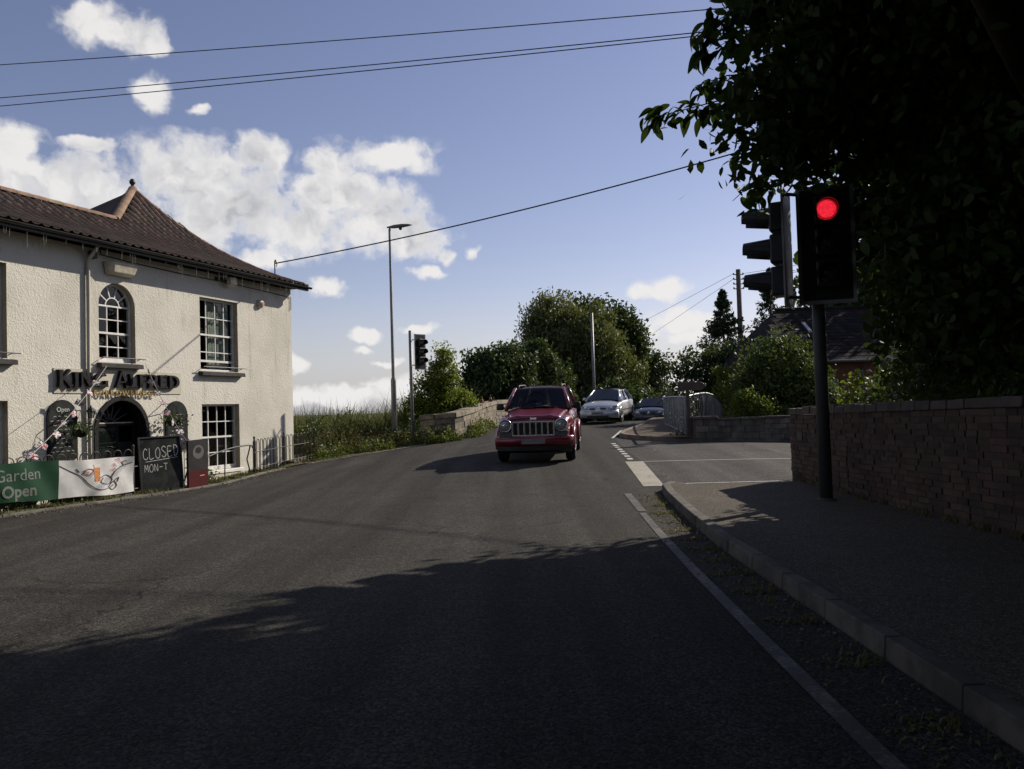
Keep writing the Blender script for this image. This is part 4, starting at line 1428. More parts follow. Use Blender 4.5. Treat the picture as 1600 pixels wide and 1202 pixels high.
def smoothp(pts, n=6):
    pts = [np.array(p, float) for p in pts]; o = []
    for i in range(len(pts) - 1):
        p0, p1, p2, p3 = pts[max(i - 1, 0)], pts[i], pts[i + 1], pts[min(i + 2, len(pts) - 1)]
        for k in range(n):
            t = k / n
            o.append(tuple(.5 * ((2 * p1) + (-p0 + p2) * t + (2 * p0 - 5 * p1 + 4 * p2 - p3) * t * t + (-p0 + 3 * p1 - 3 * p2 + p3) * t ** 3)))
    o.append(tuple(pts[-1]))
    return o


def bpf(a, b):
    p = bw_(bsplit + (bn1 - bsplit) * a, b) + FN * .006
    return p


for pts in ([(.0, .86), (.12, .72), (.26, .55), (.36, .32), (.48, .17), (.60, .18), (.70, .27)],
            [(.50, .46), (.60, .55), (.68, .42), (.62, .3), (.52, .36), (.56, .48)],
            [(.66, .44), (.72, .62), (.82, .74), (.98, .84)],
            [(.62, .22), (.70, .36), (.74, .24), (.68, .14), (.64, .2)],
            [(.70, .36), (.77, .46), (.75, .34)], [(.28, .62), (.34, .74), (.42, .7), (.36, .58), (.28, .62)],
            [(.20, .76), (.24, .66)], [(.86, .76), (.84, .86), (.9, .9)]):
    ink('printed_line', smoothp(pts), .018, 'print_dark', ban, bpf)
for (a0, a1, b0, b1, mt) in ((.425, .52, .40, .76, 'print_amber'), (.425, .52, .765, .86, 'flag_white')):
    m = MB(); m.add([bpf(a0 + .012, b0), bpf(a1 - .012, b0), bpf(a1, b1), bpf(a0, b1)], [(0, 1, 2, 3)]); m.build('printed_glass', mt, ban, fix=False)
rnd = random.Random(3)
for (ca, cb, n_) in ((.34, .62, 7), (.68, .74, 6), (.74, .86, 4)):
    for k in range(n_):
        a_, b_ = ca + rnd.uniform(-.06, .06), cb + rnd.uniform(-.09, .09)
        ink('printed_motif', smoothp([(a_, b_), (a_ + .02, b_ + .04), (a_ + .04, b_), (a_ + .01, b_ - .03)], 4), .008, 'print_pink', ban, bpf)

# big chalk board
A, B = Vector((-7.64, 16.80, .03)), Vector((-7.08, 17.58, .05))
cb = empty('chalkboard', A, label='tall black chalkboard with CLOSED chalked on it leaning at the railing', cat='chalkboard')
X = (B - A).normalized(); Nn = X.cross(Vector((0, 0, 1))); Y = (Vector((0, 0, 1)) - Nn * .10).normalized(); wB = (B - A).length
BF = frame4(A, X, Y)
m = MB(); m.box((wB / 2, .58, -.01), (wB, 1.16, .02), m=BF); m.build('board', 'black_board', cb)
for c, d in (((wB / 2, .015, .006), (wB, .03, .03)), ((wB / 2, 1.145, .006), (wB, .03, .03)), ((.015, .58, .007), (.03, 1.1, .03)), ((wB - .015, .58, .007), (.03, 1.1, .03))):
    m = MB(); m.box(c, d, m=BF); m.build('frame', 'black_plastic', cb)
m = MB(); m.tube([BF @ Vector((wB * .2, 1.0, -.03)), BF @ Vector((wB * .2, .0, -.4))], .015, 6); m.tube([BF @ Vector((wB * .8, 1.0, -.03)), BF @ Vector((wB * .8, 0, -.4))], .015, 6); m.build('strut', 'black_iron', cb)


def bd(a, b): return BF @ Vector((a * wB, b * 1.16, .003))


CHALK = {'C': [[(.9, .85), (.5, 1), (.1, .6), (.2, .1), (.7, 0), (1, .2)]], 'L': [[(.1, 1), (.1, 0), (.9, .05)]],
         'O': [[(.5, 1), (.05, .6), (.2, .05), (.7, 0), (.98, .5), (.75, .95), (.45, 1)]],
         'S': [[(.95, .85), (.5, 1), (.1, .75), (.5, .5), (.95, .25), (.5, 0), (.05, .15)]],
         'E': [[(.9, 1), (.1, .97), (.1, 0), (.9, .04)], [(.1, .5), (.75, .53)]], 'D': [[(.1, 1), (.15, 0)], [(.05, 1), (.7, .85), (.95, .45), (.6, .05), (.1, 0)]],
         'M': [[(.05, 0), (.15, 1), (.5, .35), (.85, 1), (.95, 0)]], 'N': [[(.1, 0), (.1, 1), (.85, 0), (.9, 1)]], '-': [[(.1, .5), (.9, .52)]], 'T': [[(.0, 1), (1, .97)], [(.5, 1), (.5, 0)]]}


def chalk(txt, a, b, w, h, parent, pf, lw=.014, slope=0.0):
    cw = w / len(txt)
    for k, ch in enumerate(txt):
        for st in CHALK.get(ch, []):
            ink('chalk_letter', smoothp([(a + (k + .08 + p[0] * .8) * cw, b + slope * k + p[1] * h * (1 + .1 * math.sin(k * 3))) for p in st], 5), lw, 'chalk', parent, pf)


chalk('CLOSED', .08, .60, .86, .19, cb, bd, .013, .006)
ink('chalk_letter', smoothp([(.14, .555), (.5, .575), (.9, .60)]), .010, 'chalk', cb, bd)
chalk('MON-T', .10, .37, .56, .13, cb, bd, .011, .003)

# maroon sign board next to it
A, B = Vector((-7.02, 17.64, .04)), Vector((-6.84, 18.28, .06))
ms_ = empty('sign_board', A, label='dark upright sign board, maroon at the foot, right of the chalkboard', cat='sign')
X = (B - A).normalized(); wB2 = (B - A).length; SF = frame4(A, X, (0, 0, 1))
m = MB(); m.box((wB2 / 2, .70, 0), (wB2, .66, .05), m=SF); m.build('upper_panel', 'sign_dark', ms_)
m = MB(); m.box((wB2 / 2, .185, 0), (wB2, .369, .052), m=SF); m.build('lower_panel', 'sign_maroon', ms_)
m = MB(); m.lathe([(.19, .026), (.19, .029)], (0, 0, 0), n=24); m.v = [SF @ Vector((v[0] + wB2 / 2, v[1] * .8 + .76, v[2])) for v in m.v]; m.build('emblem', 'sign_grey', ms_)
m = MB(); m.lathe([(.10, .030), (.10, .032)], (0, 0, 0), n=20); m.v = [SF @ Vector((v[0] + wB2 / 2, v[1] * .7 + .80, v[2])) for v in m.v]; m.build('emblem', 'sign_dark', ms_)
m = MB(); m.box((wB2 * .68, .24, .028), (.16, .02, .004), m=SF); m.build('emblem', 'print_pink', ms_)

# garden gate and the swept handrail
gt = empty('garden_gate', (-7.8, 18.3, 0), label='small black iron gate between the chalkboard and the maroon sign', cat='gate')
a, b = Vector((-7.95, 17.9, -.02)), Vector((-7.45, 18.95, 0.0))
for k in range(12):
    p = a.lerp(b, k / 11); m = MB(); m.tube([p, p + Vector((0, 0, .62 + .28 * (k / 11)))], .009, 5); m.build('bar', 'black_iron', gt)
m = MB(); m.tube([a.lerp(b, f) + Vector((0, 0, .60 + .30 * f ** 1.4)) for f in np.linspace(0, 1, 9)], .018, 6); m.build('top_rail', 'black_iron', gt)
m = MB(); m.tube([a + Vector((0, 0, .1)), b + Vector((0, 0, .1))], .013, 6); m.build('bottom_rail', 'black_iron', gt)
hr = empty('handrail', (-7.25, 20.2, 0), label='swept black iron handrail in front of the lower sash window', cat='handrail')
pts = [(-7.62, 18.9, .02), (-7.56, 19.1, .40), (-7.40, 19.6, .58), (-7.18, 20.4, .74), (-6.98, 21.0, .80), (-6.86, 21.4, .80), (-6.83, 21.5, .72)]
m = MB(); m.tube([Vector(p) for p in smoothp(pts, 4)], .02, 7); m.build('rail', 'black_iron', hr, smooth=True)
m = MB(); m.tube([(-6.86, 21.35, .78), (-6.9, 21.2, .45), (-6.84, 21.3, .05)], .018, 6); m.build('post', 'black_iron', hr)
m = MB(); m.tube([(-7.18, 20.4, .72), (-7.2, 20.4, .0)], .015, 6); m.build('post', 'black_iron', hr)

# menu boards on the front wall
def arched_board(key, label, u0, u1, z0, z1, lines, txt=None):
    root = empty(key, CH @ Vector(((u0 + u1) / 2, .0, z0)), R(-110), label, 'chalkboard', 'arched menu boards')
    r_ = (u1 - u0) / 2; hh = z1 - z0
    def shape(rr, off): return [(-rr, off), (rr, off)] + [(rr * math.cos(math.pi * k / 14), hh - r_ + rr * math.sin(math.pi * k / 14)) for k in range(15)]
    MB().prism(shape(r_, 0), lambda a, b, d: (a, d, b), .004, .04).build('frame', 'sign_dark', root, local=True)
    MB().prism(shape(r_ - .035, .035), lambda a, b, d: (a, d, b), .041, .046).build('board', 'black_board', root, local=True)
    pf = lambda a, b: Vector((-a, .05, b))
    rnd = random.Random(len(label))
    for k in range(lines):
        zz = hh * .72 - k * (hh * .66 / lines)
        L = rnd.uniform(.45, .85) * r_ * 2
        pts = []; x_ = -L / 2
        while x_ < L / 2:
            pts.append((x_, zz + rnd.uniform(-.018, .018))); x_ += rnd.uniform(.015, .04)
        for q in range(0, len(pts) - 4, 5):
            o = ink('chalk_line', pts[q:q + 4], .010, 'chalk', root, lambda a, b: root_m @ pf(a, b)) if False else None
            mm = MB(); prev = None
            for p in pts[q:q + 4]:
                a_, b_ = pf(p[0], p[1] + .005), pf(p[0], p[1] - .005)
                if prev: mm.add([prev[0], prev[1], b_, a_], [(0, 1, 2, 3)])
                prev = (a_, b_)
            mm.build('chalk_line', 'chalk', root, local=True, fix=False)
    if txt:
        text_obj('chalk_heading', txt, .15, frame4((0, .052, hh * .80), (-1, 0, 0), (0, 0, 1)), 'chalk', root, extrude=.001)
    return root


arched_board('menu_board', 'arched black chalk menu board headed Open, left of the pub door', 8.33, 9.11, .72, 2.05, 9, 'Open')
arched_board('menu_board', 'arched black chalk menu board right of the pub door', 4.82, 5.6, .72, 2.02, 8)

# wall lantern
lt = empty('wall_lantern', CH @ Vector((8.12, 0, 1.62)), R(-110), 'black iron wall lantern above the left menu board, beside the downpipe', 'lantern')
m = MB(); m.lathe([(.05, 0), (.085, .16), (.088, .165)], (0, .22, 0), n=6); m.build('glass', 'lamp_glass', lt, local=True)
m = MB(); m.lathe([(.12, .166), (.06, .23), (.025, .25), (.012, .30)], (0, .22, 0), n=6); m.build('cap', 'black_iron', lt, local=True)
m = MB()
for k in range(6): an = math.pi * 2 * k / 6; m.tube([(.055 * math.cos(an), .22 + .055 * math.sin(an), 0), (.092 * math.cos(an), .22 + .092 * math.sin(an), .165)], .007, 4)
m.build('frame', 'black_iron', lt, local=True)
m = MB(); m.tube([(0, .22, 0), (0, .22, -.06), (0, .14, -.12), (0, .01, -.1)], .012, 6); m.build('bracket', 'black_iron', lt, local=True)

# hanging baskets
def basket(u, off, z, label, seed):
    root = empty('hanging_basket', CH @ Vector((u, 0, z)), R(-110), label, 'basket', 'hanging baskets')
    m = MB(); m.lathe([(.01, -.16), (.12, -.12), (.17, -.02), (.18, .02)], (0, off, 0), n=14); m.build('bowl', 'black_board', root, local=True, smooth=True)
    m = MB(); m.tube([(0, .01, .42), (0, off, .45)], .012, 6); m.tube([(0, .01, .2), (0, off * .7, .44)], .010, 6); m.build('bracket', 'black_iron', root, local=True)
    for k in range(3):
        an = k * 2.09; m = MB(); m.tube([(.17 * math.cos(an), off + .17 * math.sin(an), .02), (0, off, .44)], .004, 4); m.build('chain', 'black_iron', root, local=True)
    r_ = np.random.default_rng(seed); P = r_.normal(size=(260, 3)) * np.array([.15, .15, .09]) + np.array([0, off, .03])
    me = leaves_mesh('foliage', P, .09, r_, 'leaf_dark')
    o = bpy.data.objects.new('foliage', me); COL.objects.link(o); o.parent = root; o['kind'] = 'stuff'


basket(8.62, .45, 1.35, 'dark hanging basket in front of the left menu board', 1)
basket(5.72, .40, 1.50, 'dark hanging basket left of the right-hand menu board', 2)


# bunting
def flag_mesh(k):
    m = MB(); w, h = .18, .12
    cv = lambda x, z: (x, .018 * math.sin(x * 22 + k) + .01 * z, z)
    def rect(x0, x1, z0, z1, lay):
        n_ = 6
        for j in range(n_):
            a, b = x0 + (x1 - x0) * j / n_, x0 + (x1 - x0) * (j + 1) / n_
            for sg in (-1, 1):
                q = [cv(a, z0), cv(b, z0), cv(b, z1), cv(a, z1)]
                m.add([(x, y + sg * lay * .0015, z) for x, y, z in q], [(0, 1, 2, 3)])
    m.cur = 0; rect(-w / 2, w / 2, -h, 0, 1)
    m.cur = 1
    for d in (1, -1):
        for sg in (-1, 1):
            q = [cv(-w / 2, -h / 2 - d * (h / 2 - .03)), cv(-w / 2 + .03, -h / 2 - d * h / 2), cv(w / 2, -h / 2 + d * (h / 2 - .03)), cv(w / 2 - .03, -h / 2 + d * h / 2)]
            m.add([(x, y + sg * .003, z) for x, y, z in q], [(0, 1, 2, 3)])
    rect(-w / 2, w / 2, -h / 2 - .026, -h / 2 + .026, 3); rect(-.03, .03, -h, 0, 3.3)
    m.cur = 2; rect(-w / 2, w / 2, -h / 2 - .015, -h / 2 + .015, 4); rect(-.017, .017, -h, 0, 4.3)
    return m.mesh('flag', ['flag_blue', 'flag_white', 'flag_red'])


FLAGS = [flag_mesh(k) for k in range(4)]


def bunting(a, b, n_, label, sag, seed):
    a, b = Vector(a), Vector(b)
    root = empty('flag_bunting', b, label=label, cat='bunting', group='strings of flags')
    P = [a.lerp(b, k / 24) - Vector((0, 0, sag * 4 * (k / 24) * (1 - k / 24))) for k in range(25)]
    m = MB(); m.tube(P, .007, 4); m.build('string', 'curtain', root)
    rnd = random.Random(seed); inv = chain(root).inverted()
    for k in range(n_):
        f = (k + .5) / n_; p = a.lerp(b, f) - Vector((0, 0, sag * 4 * f * (1 - f)))
        M4 = Matrix.Translation(p) @ Matrix.Rotation(rnd.uniform(-.5, .5) + R(65), 4, 'Z') @ Matrix.Rotation(rnd.uniform(-.5, .5) + .25, 4, 'Y') @ Matrix.Rotation(rnd.uniform(-.6, .6), 4, 'X')
        link_copy('flag', FLAGS[k % 4], root, inv @ M4)


bunting(CH @ Vector((7.55, .12, 2.86)), fence_pt(.18, .0, .92), 9, 'string of union flags running from the arched window down to the banner', .12, 1)
bunting(CH @ Vector((6.35, .12, 2.92)), (-7.05, 17.75, 1.02), 8, 'string of union flags running from the arched window down to the chalkboard', .10, 2)

# ------------------------------------------------------------------ street furniture
# lamp column
lx, ly = -4.34, 30.0; lz = G(lx, ly) - .25
sl_ = empty('street_lamp', (lx, ly, lz), label='tall slim grey street lamp beyond the pub corner', cat='street lamp')
m = MB(); m.lathe([(.098, 0), (.098, 2.6), (.09, 2.68), (.062, 2.76), (.045, 8.28 - lz), (.03, 8.34 - lz)], (lx, ly, lz), n=14); m.build('column', 'lamp_steel', sl_, smooth=True)
m = MB()
rings = []
for f, w, h, dz in ((-.10, .03, .03, 0), (0, .06, .05, 0), (.15, .13, .08, .01), (.45, .15, .085, .035), (.7, .10, .05, .06), (.84, .02, .015, .07)):
    rings.append([(lx + f, ly + w * math.cos(a), 8.36 + dz + h * math.sin(a) * (1.0 if math.sin(a) > 0 else .55)) for a in np.linspace(0, 2 * math.pi, 14, endpoint=False)])
m.loft(rings); m.build('luminaire', 'grey_paint', sl_, smooth=True)
m = MB(); m.lathe([(.04, -.10), (.06, -.06), (.06, -.02)], (lx + .4, ly, 8.36), n=10); m.build('photocell', 'black_plastic', sl_)
m = MB(); m.mm(lx - .06, lx + .06, ly - .105, ly - .096, lz + .9, lz + 1.5); m.build('access_door', 'grey_paint', sl_)


def signal_head(root, c, facing, w, h, lens_r, zl, lit, vis, board_mat='black_plastic', border=.05, depth=.2):
    """three-aspect traffic signal: c = centre of the backing board, facing = unit (x, y)"""
    fx = Vector((facing[0], facing[1], 0)).normalized(); sx_ = Vector((-fx.y, fx.x, 0))      # x axis to the right of someone facing it... local frame
    Fm = frame4(c, -sx_, (0, 0, 1))                     # local x right as seen, y up, z towards the viewer
    if Fm.col[2][0] * fx.x + Fm.col[2][1] * fx.y < 0: Fm = frame4(c, sx_, (0, 0, 1))
    m = MB(); m.box((0, 0, 0), (w - 2 * border, h - 2 * border, .022), m=Fm); m.build('backing_board', board_mat, root)
    m = MB()
    for cc, dd in (((0, h / 2 - border / 2, 0), (w, border, .024)), ((0, -h / 2 + border / 2, 0), (w, border, .024)), ((-w / 2 + border / 2, 0, 0), (border, h - 2 * border, .024)), ((w / 2 - border / 2, 0, 0), (border, h - 2 * border, .024))):
        m.box(cc, dd, m=Fm)
    m.build('board_border', 'board_white', root)
    for k, z in enumerate(zl):
        y = z - c[2]
        m = MB(); m.box((0, y, .011 + depth / 2), (lens_r * 2.35, lens_r * 2.7, depth), m=Fm)
        hs = m.build('housing', 'black_plastic', root, bevel=.03)
        m = MB(); m.lathe([(lens_r * 1.04, depth + .012), (lens_r * .9, depth + .035), (lens_r * .5, depth + .055), (.004, depth + .062)], (0, y, 0), n=24); m.v = [Fm @ Vector(v) for v in m.v]
        m.build('lens', 'lens_red_rim' if (lit and k == 0) else 'lens_dark', hs, smooth=True)
        if lit and k == 0:
            m = MB(); m.lathe([(lens_r * .86, depth + .0405), (lens_r * .5, depth + .0575), (.004, depth + .0645)], (0, y, 0), n=24); m.v = [Fm @ Vector(v) for v in m.v]
            m.build('lens_centre', 'lens_red', hs, smooth=True)
        m = MB(); n_ = 18; rg = []
        for d in (depth + .012, depth + vis):
            f = (d - depth - .012) / (vis - .012)
            lo_ = R(-42 + 30 * f)                      # the hood is cut back underneath
            rr = lens_r * 1.13 * (1 - .06 * f)
            out = [(rr * math.cos(a), y + rr * math.sin(a) - .1 * lens_r * f, d) for a in np.linspace(lo_, math.pi - lo_, n_)]
            inn = [(rr * .96 * math.cos(a), y + rr * .96 * math.sin(a) - .1 * lens_r * f, d) for a in np.linspace(math.pi - lo_, lo_, n_)]
            rg.append([Fm @ Vector(p) for p in out + inn])
        m.loft(rg); m.build('visor', 'black_plastic', hs, smooth=False)


# near signal on the right footway
tx, ty = 4.345, 11.5
tz = G(tx, ty) + .118
ts = empty('traffic_signal', (tx, ty, tz), label='near twin-headed traffic signal showing red on a dark pole by the brick wall', cat='traffic signal')
m = MB(); m.lathe([(.088, 0), (.088, 4.35)], (tx, ty, tz), n=18); m.build('pole', 'signal_pole', ts, smooth=True)
m = MB(); m.lathe([(.13, 0), (.13, .015), (.1, .03)], (tx, ty, tz - .002), n=18); m.build('collar', 'concrete', ts)
m = MB(); m.lathe([(.095, 0), (.095, .05), (.02, .07)], (tx, ty, tz + 4.345), n=16); m.build('pole_cap', 'black_plastic', ts)
signal_head(ts, (4.395, 11.26, 3.69), (-.27, -.96), .75, 1.64, .138, (4.13, 3.70, 3.27), True, .20)
signal_head(ts, (3.87, 11.30, 3.65), (-.89, .456), .72, 1.62, .15, (4.09, 3.65, 3.20), False, .38)
for z in (2.98, 4.42):
    m = MB(); m.tube([(tx, ty, z), (3.88, 11.31, z)], .025, 7); m.tube([(tx, ty, z - .03), (4.39, 11.29, z - .03)], .025, 7); m.build('bracket', 'signal_pole', ts)

# far signal by the bridge
qx, qy = -3.56, 29.0; qz = G(qx, qy) - .1
t2 = empty('traffic_signal', (qx, qy, qz), label='far traffic signal on a thin pole in the weeds beside the street lamp', cat='traffic signal')
m = MB(); m.lathe([(.06, 0), (.06, 4.43 - qz)], (qx, qy, qz), n=12); m.build('pole', 'lamp_steel', t2, smooth=True)
signal_head(t2, (-3.22, 28.98, 3.66), (.72, -.69), .50, 1.26, .105, (3.98, 3.66, 3.34), False, .2, border=.03, depth=.12)
for z in (3.2, 4.1):
    m = MB(); m.tube([(qx, qy, z), (-3.22, 28.99, z)], .02, 6); m.build('bracket', 'black_plastic', t2)

# traffic cones on the parapet
def cone(x, y, z, label):
    root = empty('traffic_cone', (x, y, z), label=label, cat='cone', group='cones on the parapet')
    m = MB(); m.lathe([(.115, .03), (.075, .17), (.068, .195)], (0, 0, 0), n=14); m.lathe([(.055, .25), (.025, .38), (.02, .39)], (0, 0, 0), n=14); m.build('cone', 'orange_plastic', root, local=True, smooth=True)
    m = MB(); m.lathe([(.0685, .195), (.0555, .25)], (0, 0, 0), n=14, cap=False); m.build('sleeve', 'print_pink', root, local=True, smooth=True)
    m = MB(); m.box((0, 0, .015), (.26, .26, .03)); m.build('base', 'black_plastic', root, local=True, bevel=.01)


for (x, y), l in zip(((-1.47, 33.1), (-1.27, 34.6), (-.97, 36.9)), ('nearest of three orange cones on the bridge parapet', 'middle one of three orange cones on the bridge parapet', 'farthest of three orange cones on the bridge parapet, beside the red car')):
    zt = np.interp(y, [28.9, 29.7, 31.5, 34.5, 38, 43], [1.30, 1.36, 1.46, 1.64, 1.78, 1.88]) + .172
    cone(x - .02, y, float(zt), l)
    bpy.data.objects[[o.name for o in COL.objects if o.name.startswith('traffic_cone')][-1]].scale = (.75, .75, .75)

# bridge railing: along the footway, then down the bank
br = empty('bridge_railing', (5.15, 24.4, .5), label='grey steel railing with slanting bars beside the far footway', cat='railing')
RA = [(5.16, 24.45, .52, 1.22), (5.35, 26.7, .60, 1.18), (5.55, 29, .66, 1.14), (5.8, 31.5, .72, 1.10), (6.6, 34.5, .92, 1.08)]
RB = [(5.20, 24.5, .52, 1.24), (5.75, 25.4, .60, 1.24), (6.35, 26.6, .66, 1.20), (7.05, 28.3, .56, 1.15), (7.75, 30.2, .28, 1.1), (8.4, 32.2, -.15, 1.1)]
for path, diag in ((RA, False), (RB, True)):
    P = smoothp(path, 5)
    top = [Vector((p[0], p[1], p[2] + p[3])) for p in P]; bot = [Vector((p[0], p[1], p[2] + .12)) for p in P]
    m = MB(); m.tube(top, .032, 8); m.build('top_rail', 'galv', br, smooth=True)
    m = MB(); m.tube(bot, .02, 6); m.build('bottom_rail', 'galv', br, smooth=True)
    acc = [0]
    for a, b in zip(top[:-1], top[1:]): acc.append(acc[-1] + (b - a).length)
    ev = lambda arr, s: Vector([float(np.interp(s, acc, [q[i] for q in arr])) for i in range(3)])
    L = acc[-1]; s = 0.0; k = 0
    while s < L - .05:
        m = MB()
        if k % 8 == 0:
            b = ev(bot, s); m.box((b.x, b.y, (b.z - .25 + ev(top, s).z) / 2), (.06, .06, ev(top, s).z - b.z + .22)); m.build('post', 'galv', br)
        else:
            e = min(L, s + (.30 if (diag or k % 8 in (3, 6)) else 0)); m.tube([ev(bot, e), ev(top, s)], .014, 5); m.build('bar', 'galv', br)
        s += .20 if not diag else .22
        k += 1

# fingerpost by the pier
fp = empty('footpath_sign', (5.17, 24.2, .4), label='brown wooden finger sign on a post above the grey railing', cat='sign')
m = MB(); m.box((5.17, 24.2, 1.25), (.09, .09, 1.8)); m.build('post', 'pole_wood', fp)
m = MB(); m.prism([(-.30, -.125), (.42, -.125), (.58, 0), (.42, .125), (-.30, .125)], lambda a, b, d: (5.17 + a, 24.14 + d + a * .2, 2.06 + b), -.03, .03); m.build('finger', 'sign_brown', fp, bevel=.008)

# utility poles
def pole(name, label, x, y, zt, r_, mt, arms=True):
    z0 = G(x, y) - .6
    root = empty(name, (x, y, z0), label=label, cat='pole')
    m = MB(); m.lathe([(r_ * 1.25, 0), (r_, zt - z0)], (x, y, z0), n=10); m.build('shaft', mt, root, smooth=True)
    if arms:
        for k in range(4):
            m = MB(); m.tube([(x - .30, y, zt - .3 - k * .28), (x + .30, y, zt - .3 - k * .28)], .03, 6)
            for q in (-.28, .28): m.lathe([(.04, 0), (.05, .05), (.03, .1)], (x + q, y, zt - .3 - k * .28), n=6)
            m.build('arm', 'black_iron', root)
    return root


pole('telegraph_pole', 'wooden telegraph pole with insulator arms behind the conifers', 13.5, 48.0, 9.35, .14, 'pole_wood')
pole('utility_pole', 'plain grey pole standing in front of the big willow', 5.2, 52.0, 7.5, .085, 'lamp_steel', False)


# ------------------------------------------------------------------ overhead wires
def wire(name, label, pts, r_, sag, group=None, n_=40):
    a, b = Vector(pts[0]), Vector(pts[1])
    P = [a.lerp(b, k / n_) - Vector((0, 0, sag * 4 * (k / n_) * (1 - k / n_))) for k in range(n_ + 1)]
    m = MB(); m.tube(P, r_, 5)
    m.build(name, 'wire', label=label, cat='wire', group=group)


def ext(a, b, t0, t1):
    a, b = Vector(a), Vector(b)
    return a + (b - a) * t0, a + (b - a) * t1


for nm, a, b, sg in (('topmost of the three power lines crossing the upper left sky', (-16.14, 26, 13.18), (5.51, 20, 11.51), .22), ('middle one of the three power lines crossing the upper left sky', (-16.16, 26, 12.12), (6.88, 19, 10.66), .25), ('lowest of the three power lines crossing the upper left sky', (-16.16, 26, 11.83), (6.87, 19, 10.54), .2)):
    wire('power_line', nm, ext(a, b, -.25, 1.75), .014, sg, 'power lines')
wire('telephone_cable', 'thick black cable sloping from the pub roof up to the right-hand tree', [(-7.61, 26.6, 6.52), (13.6, 18.4, 9.55)], .021, .42)
for k, (z, e) in enumerate(((9.1, (-2, 120, 4.2)), (8.8, (6, 130, 3.2)))):
    wire('pole_line', ('upper' if k == 0 else 'lower') + ' thin line running left from the telegraph pole', [(13.2, 48, z), e], .011, .3, 'telegraph pole lines')
for k, z in enumerate((9.1, 8.7)):
    wire('pole_line', ('upper' if k == 0 else 'lower') + ' thin line running right from the telegraph pole', [(13.8, 48, z), (30, 44, z + 2.6)], .011, .3, 'telegraph pole lines')

# ------------------------------------------------------------------ vehicles (local: front bumper at y=0 facing -y, rear at +y)
def ring(y, w, zb, zs, zc, n=4):
    """closed cross-section of a car body at station y"""
    h = [(w * .90, zb), (w * .985, zb + .07), (w, zb + (zs - zb) * .45), (w * .985, zs - .10), (w * .95, zs - .025), (w * .86, zs), (w * .5, zs + (zc - zs) * .75)]
    return [(x, y, z) for x, z in h] + [(0, y, zc)] + [(-x, y, z) for x, z in h[::-1]]


def wheel(root, x, y, r_, w, sgn):
    m = MB(); m.lathe([(r_ * .62, -w / 2), (r_ * .93, -w / 2), (r_, -w * .32), (r_, w * .32), (r_ * .93, w / 2), (r_ * .62, w / 2)], (x, y, r_), 'x', 26, cap=False)
    ty_ = m.build('wheel', 'tyre', root, local=True, smooth=True)
    m = MB(); m.lathe([(r_ * .64, sgn * w * .40), (r_ * .60, sgn * w * .30), (r_ * .2, sgn * w * .34), (.01, sgn * w * .36)], (x, y, r_), 'x', 22); m.build('rim', 'trim_grey', ty_, local=True)
    for k in range(5):
        an = 2 * math.pi * k / 5
        q = MB(); c = Vector((x + sgn * w * .36, y + math.cos(an) * r_ * .36, r_ + math.sin(an) * r_ * .36))
        q.tube([c - Vector((0, math.cos(an), math.sin(an))) * r_ * .25, c + Vector((0, math.cos(an), math.sin(an))) * r_ * .25], [.05, .035], 6); q.build('spoke', 'galv', ty_, local=True)


def pane_quad(m, q, off, cols=6, bulge=0.0):
    """slightly bulging glass filling the quad q (bl, br, tr, tl)"""
    bl, br_, tr_, tl = [Vector(v) for v in q]
    nrm = (br_ - bl).cross(tl - bl).normalized()
    rg = []
    for j in range(5):
        v = j / 4; A, B = bl.lerp(tl, v), br_.lerp(tr_, v)
        rg.append([A.lerp(B, i / cols) + nrm * (off + bulge * (1 - (2 * i / cols - 1) ** 2)) for i in range(cols + 1)])
    m.loft(rg, closed=False, cap=False)


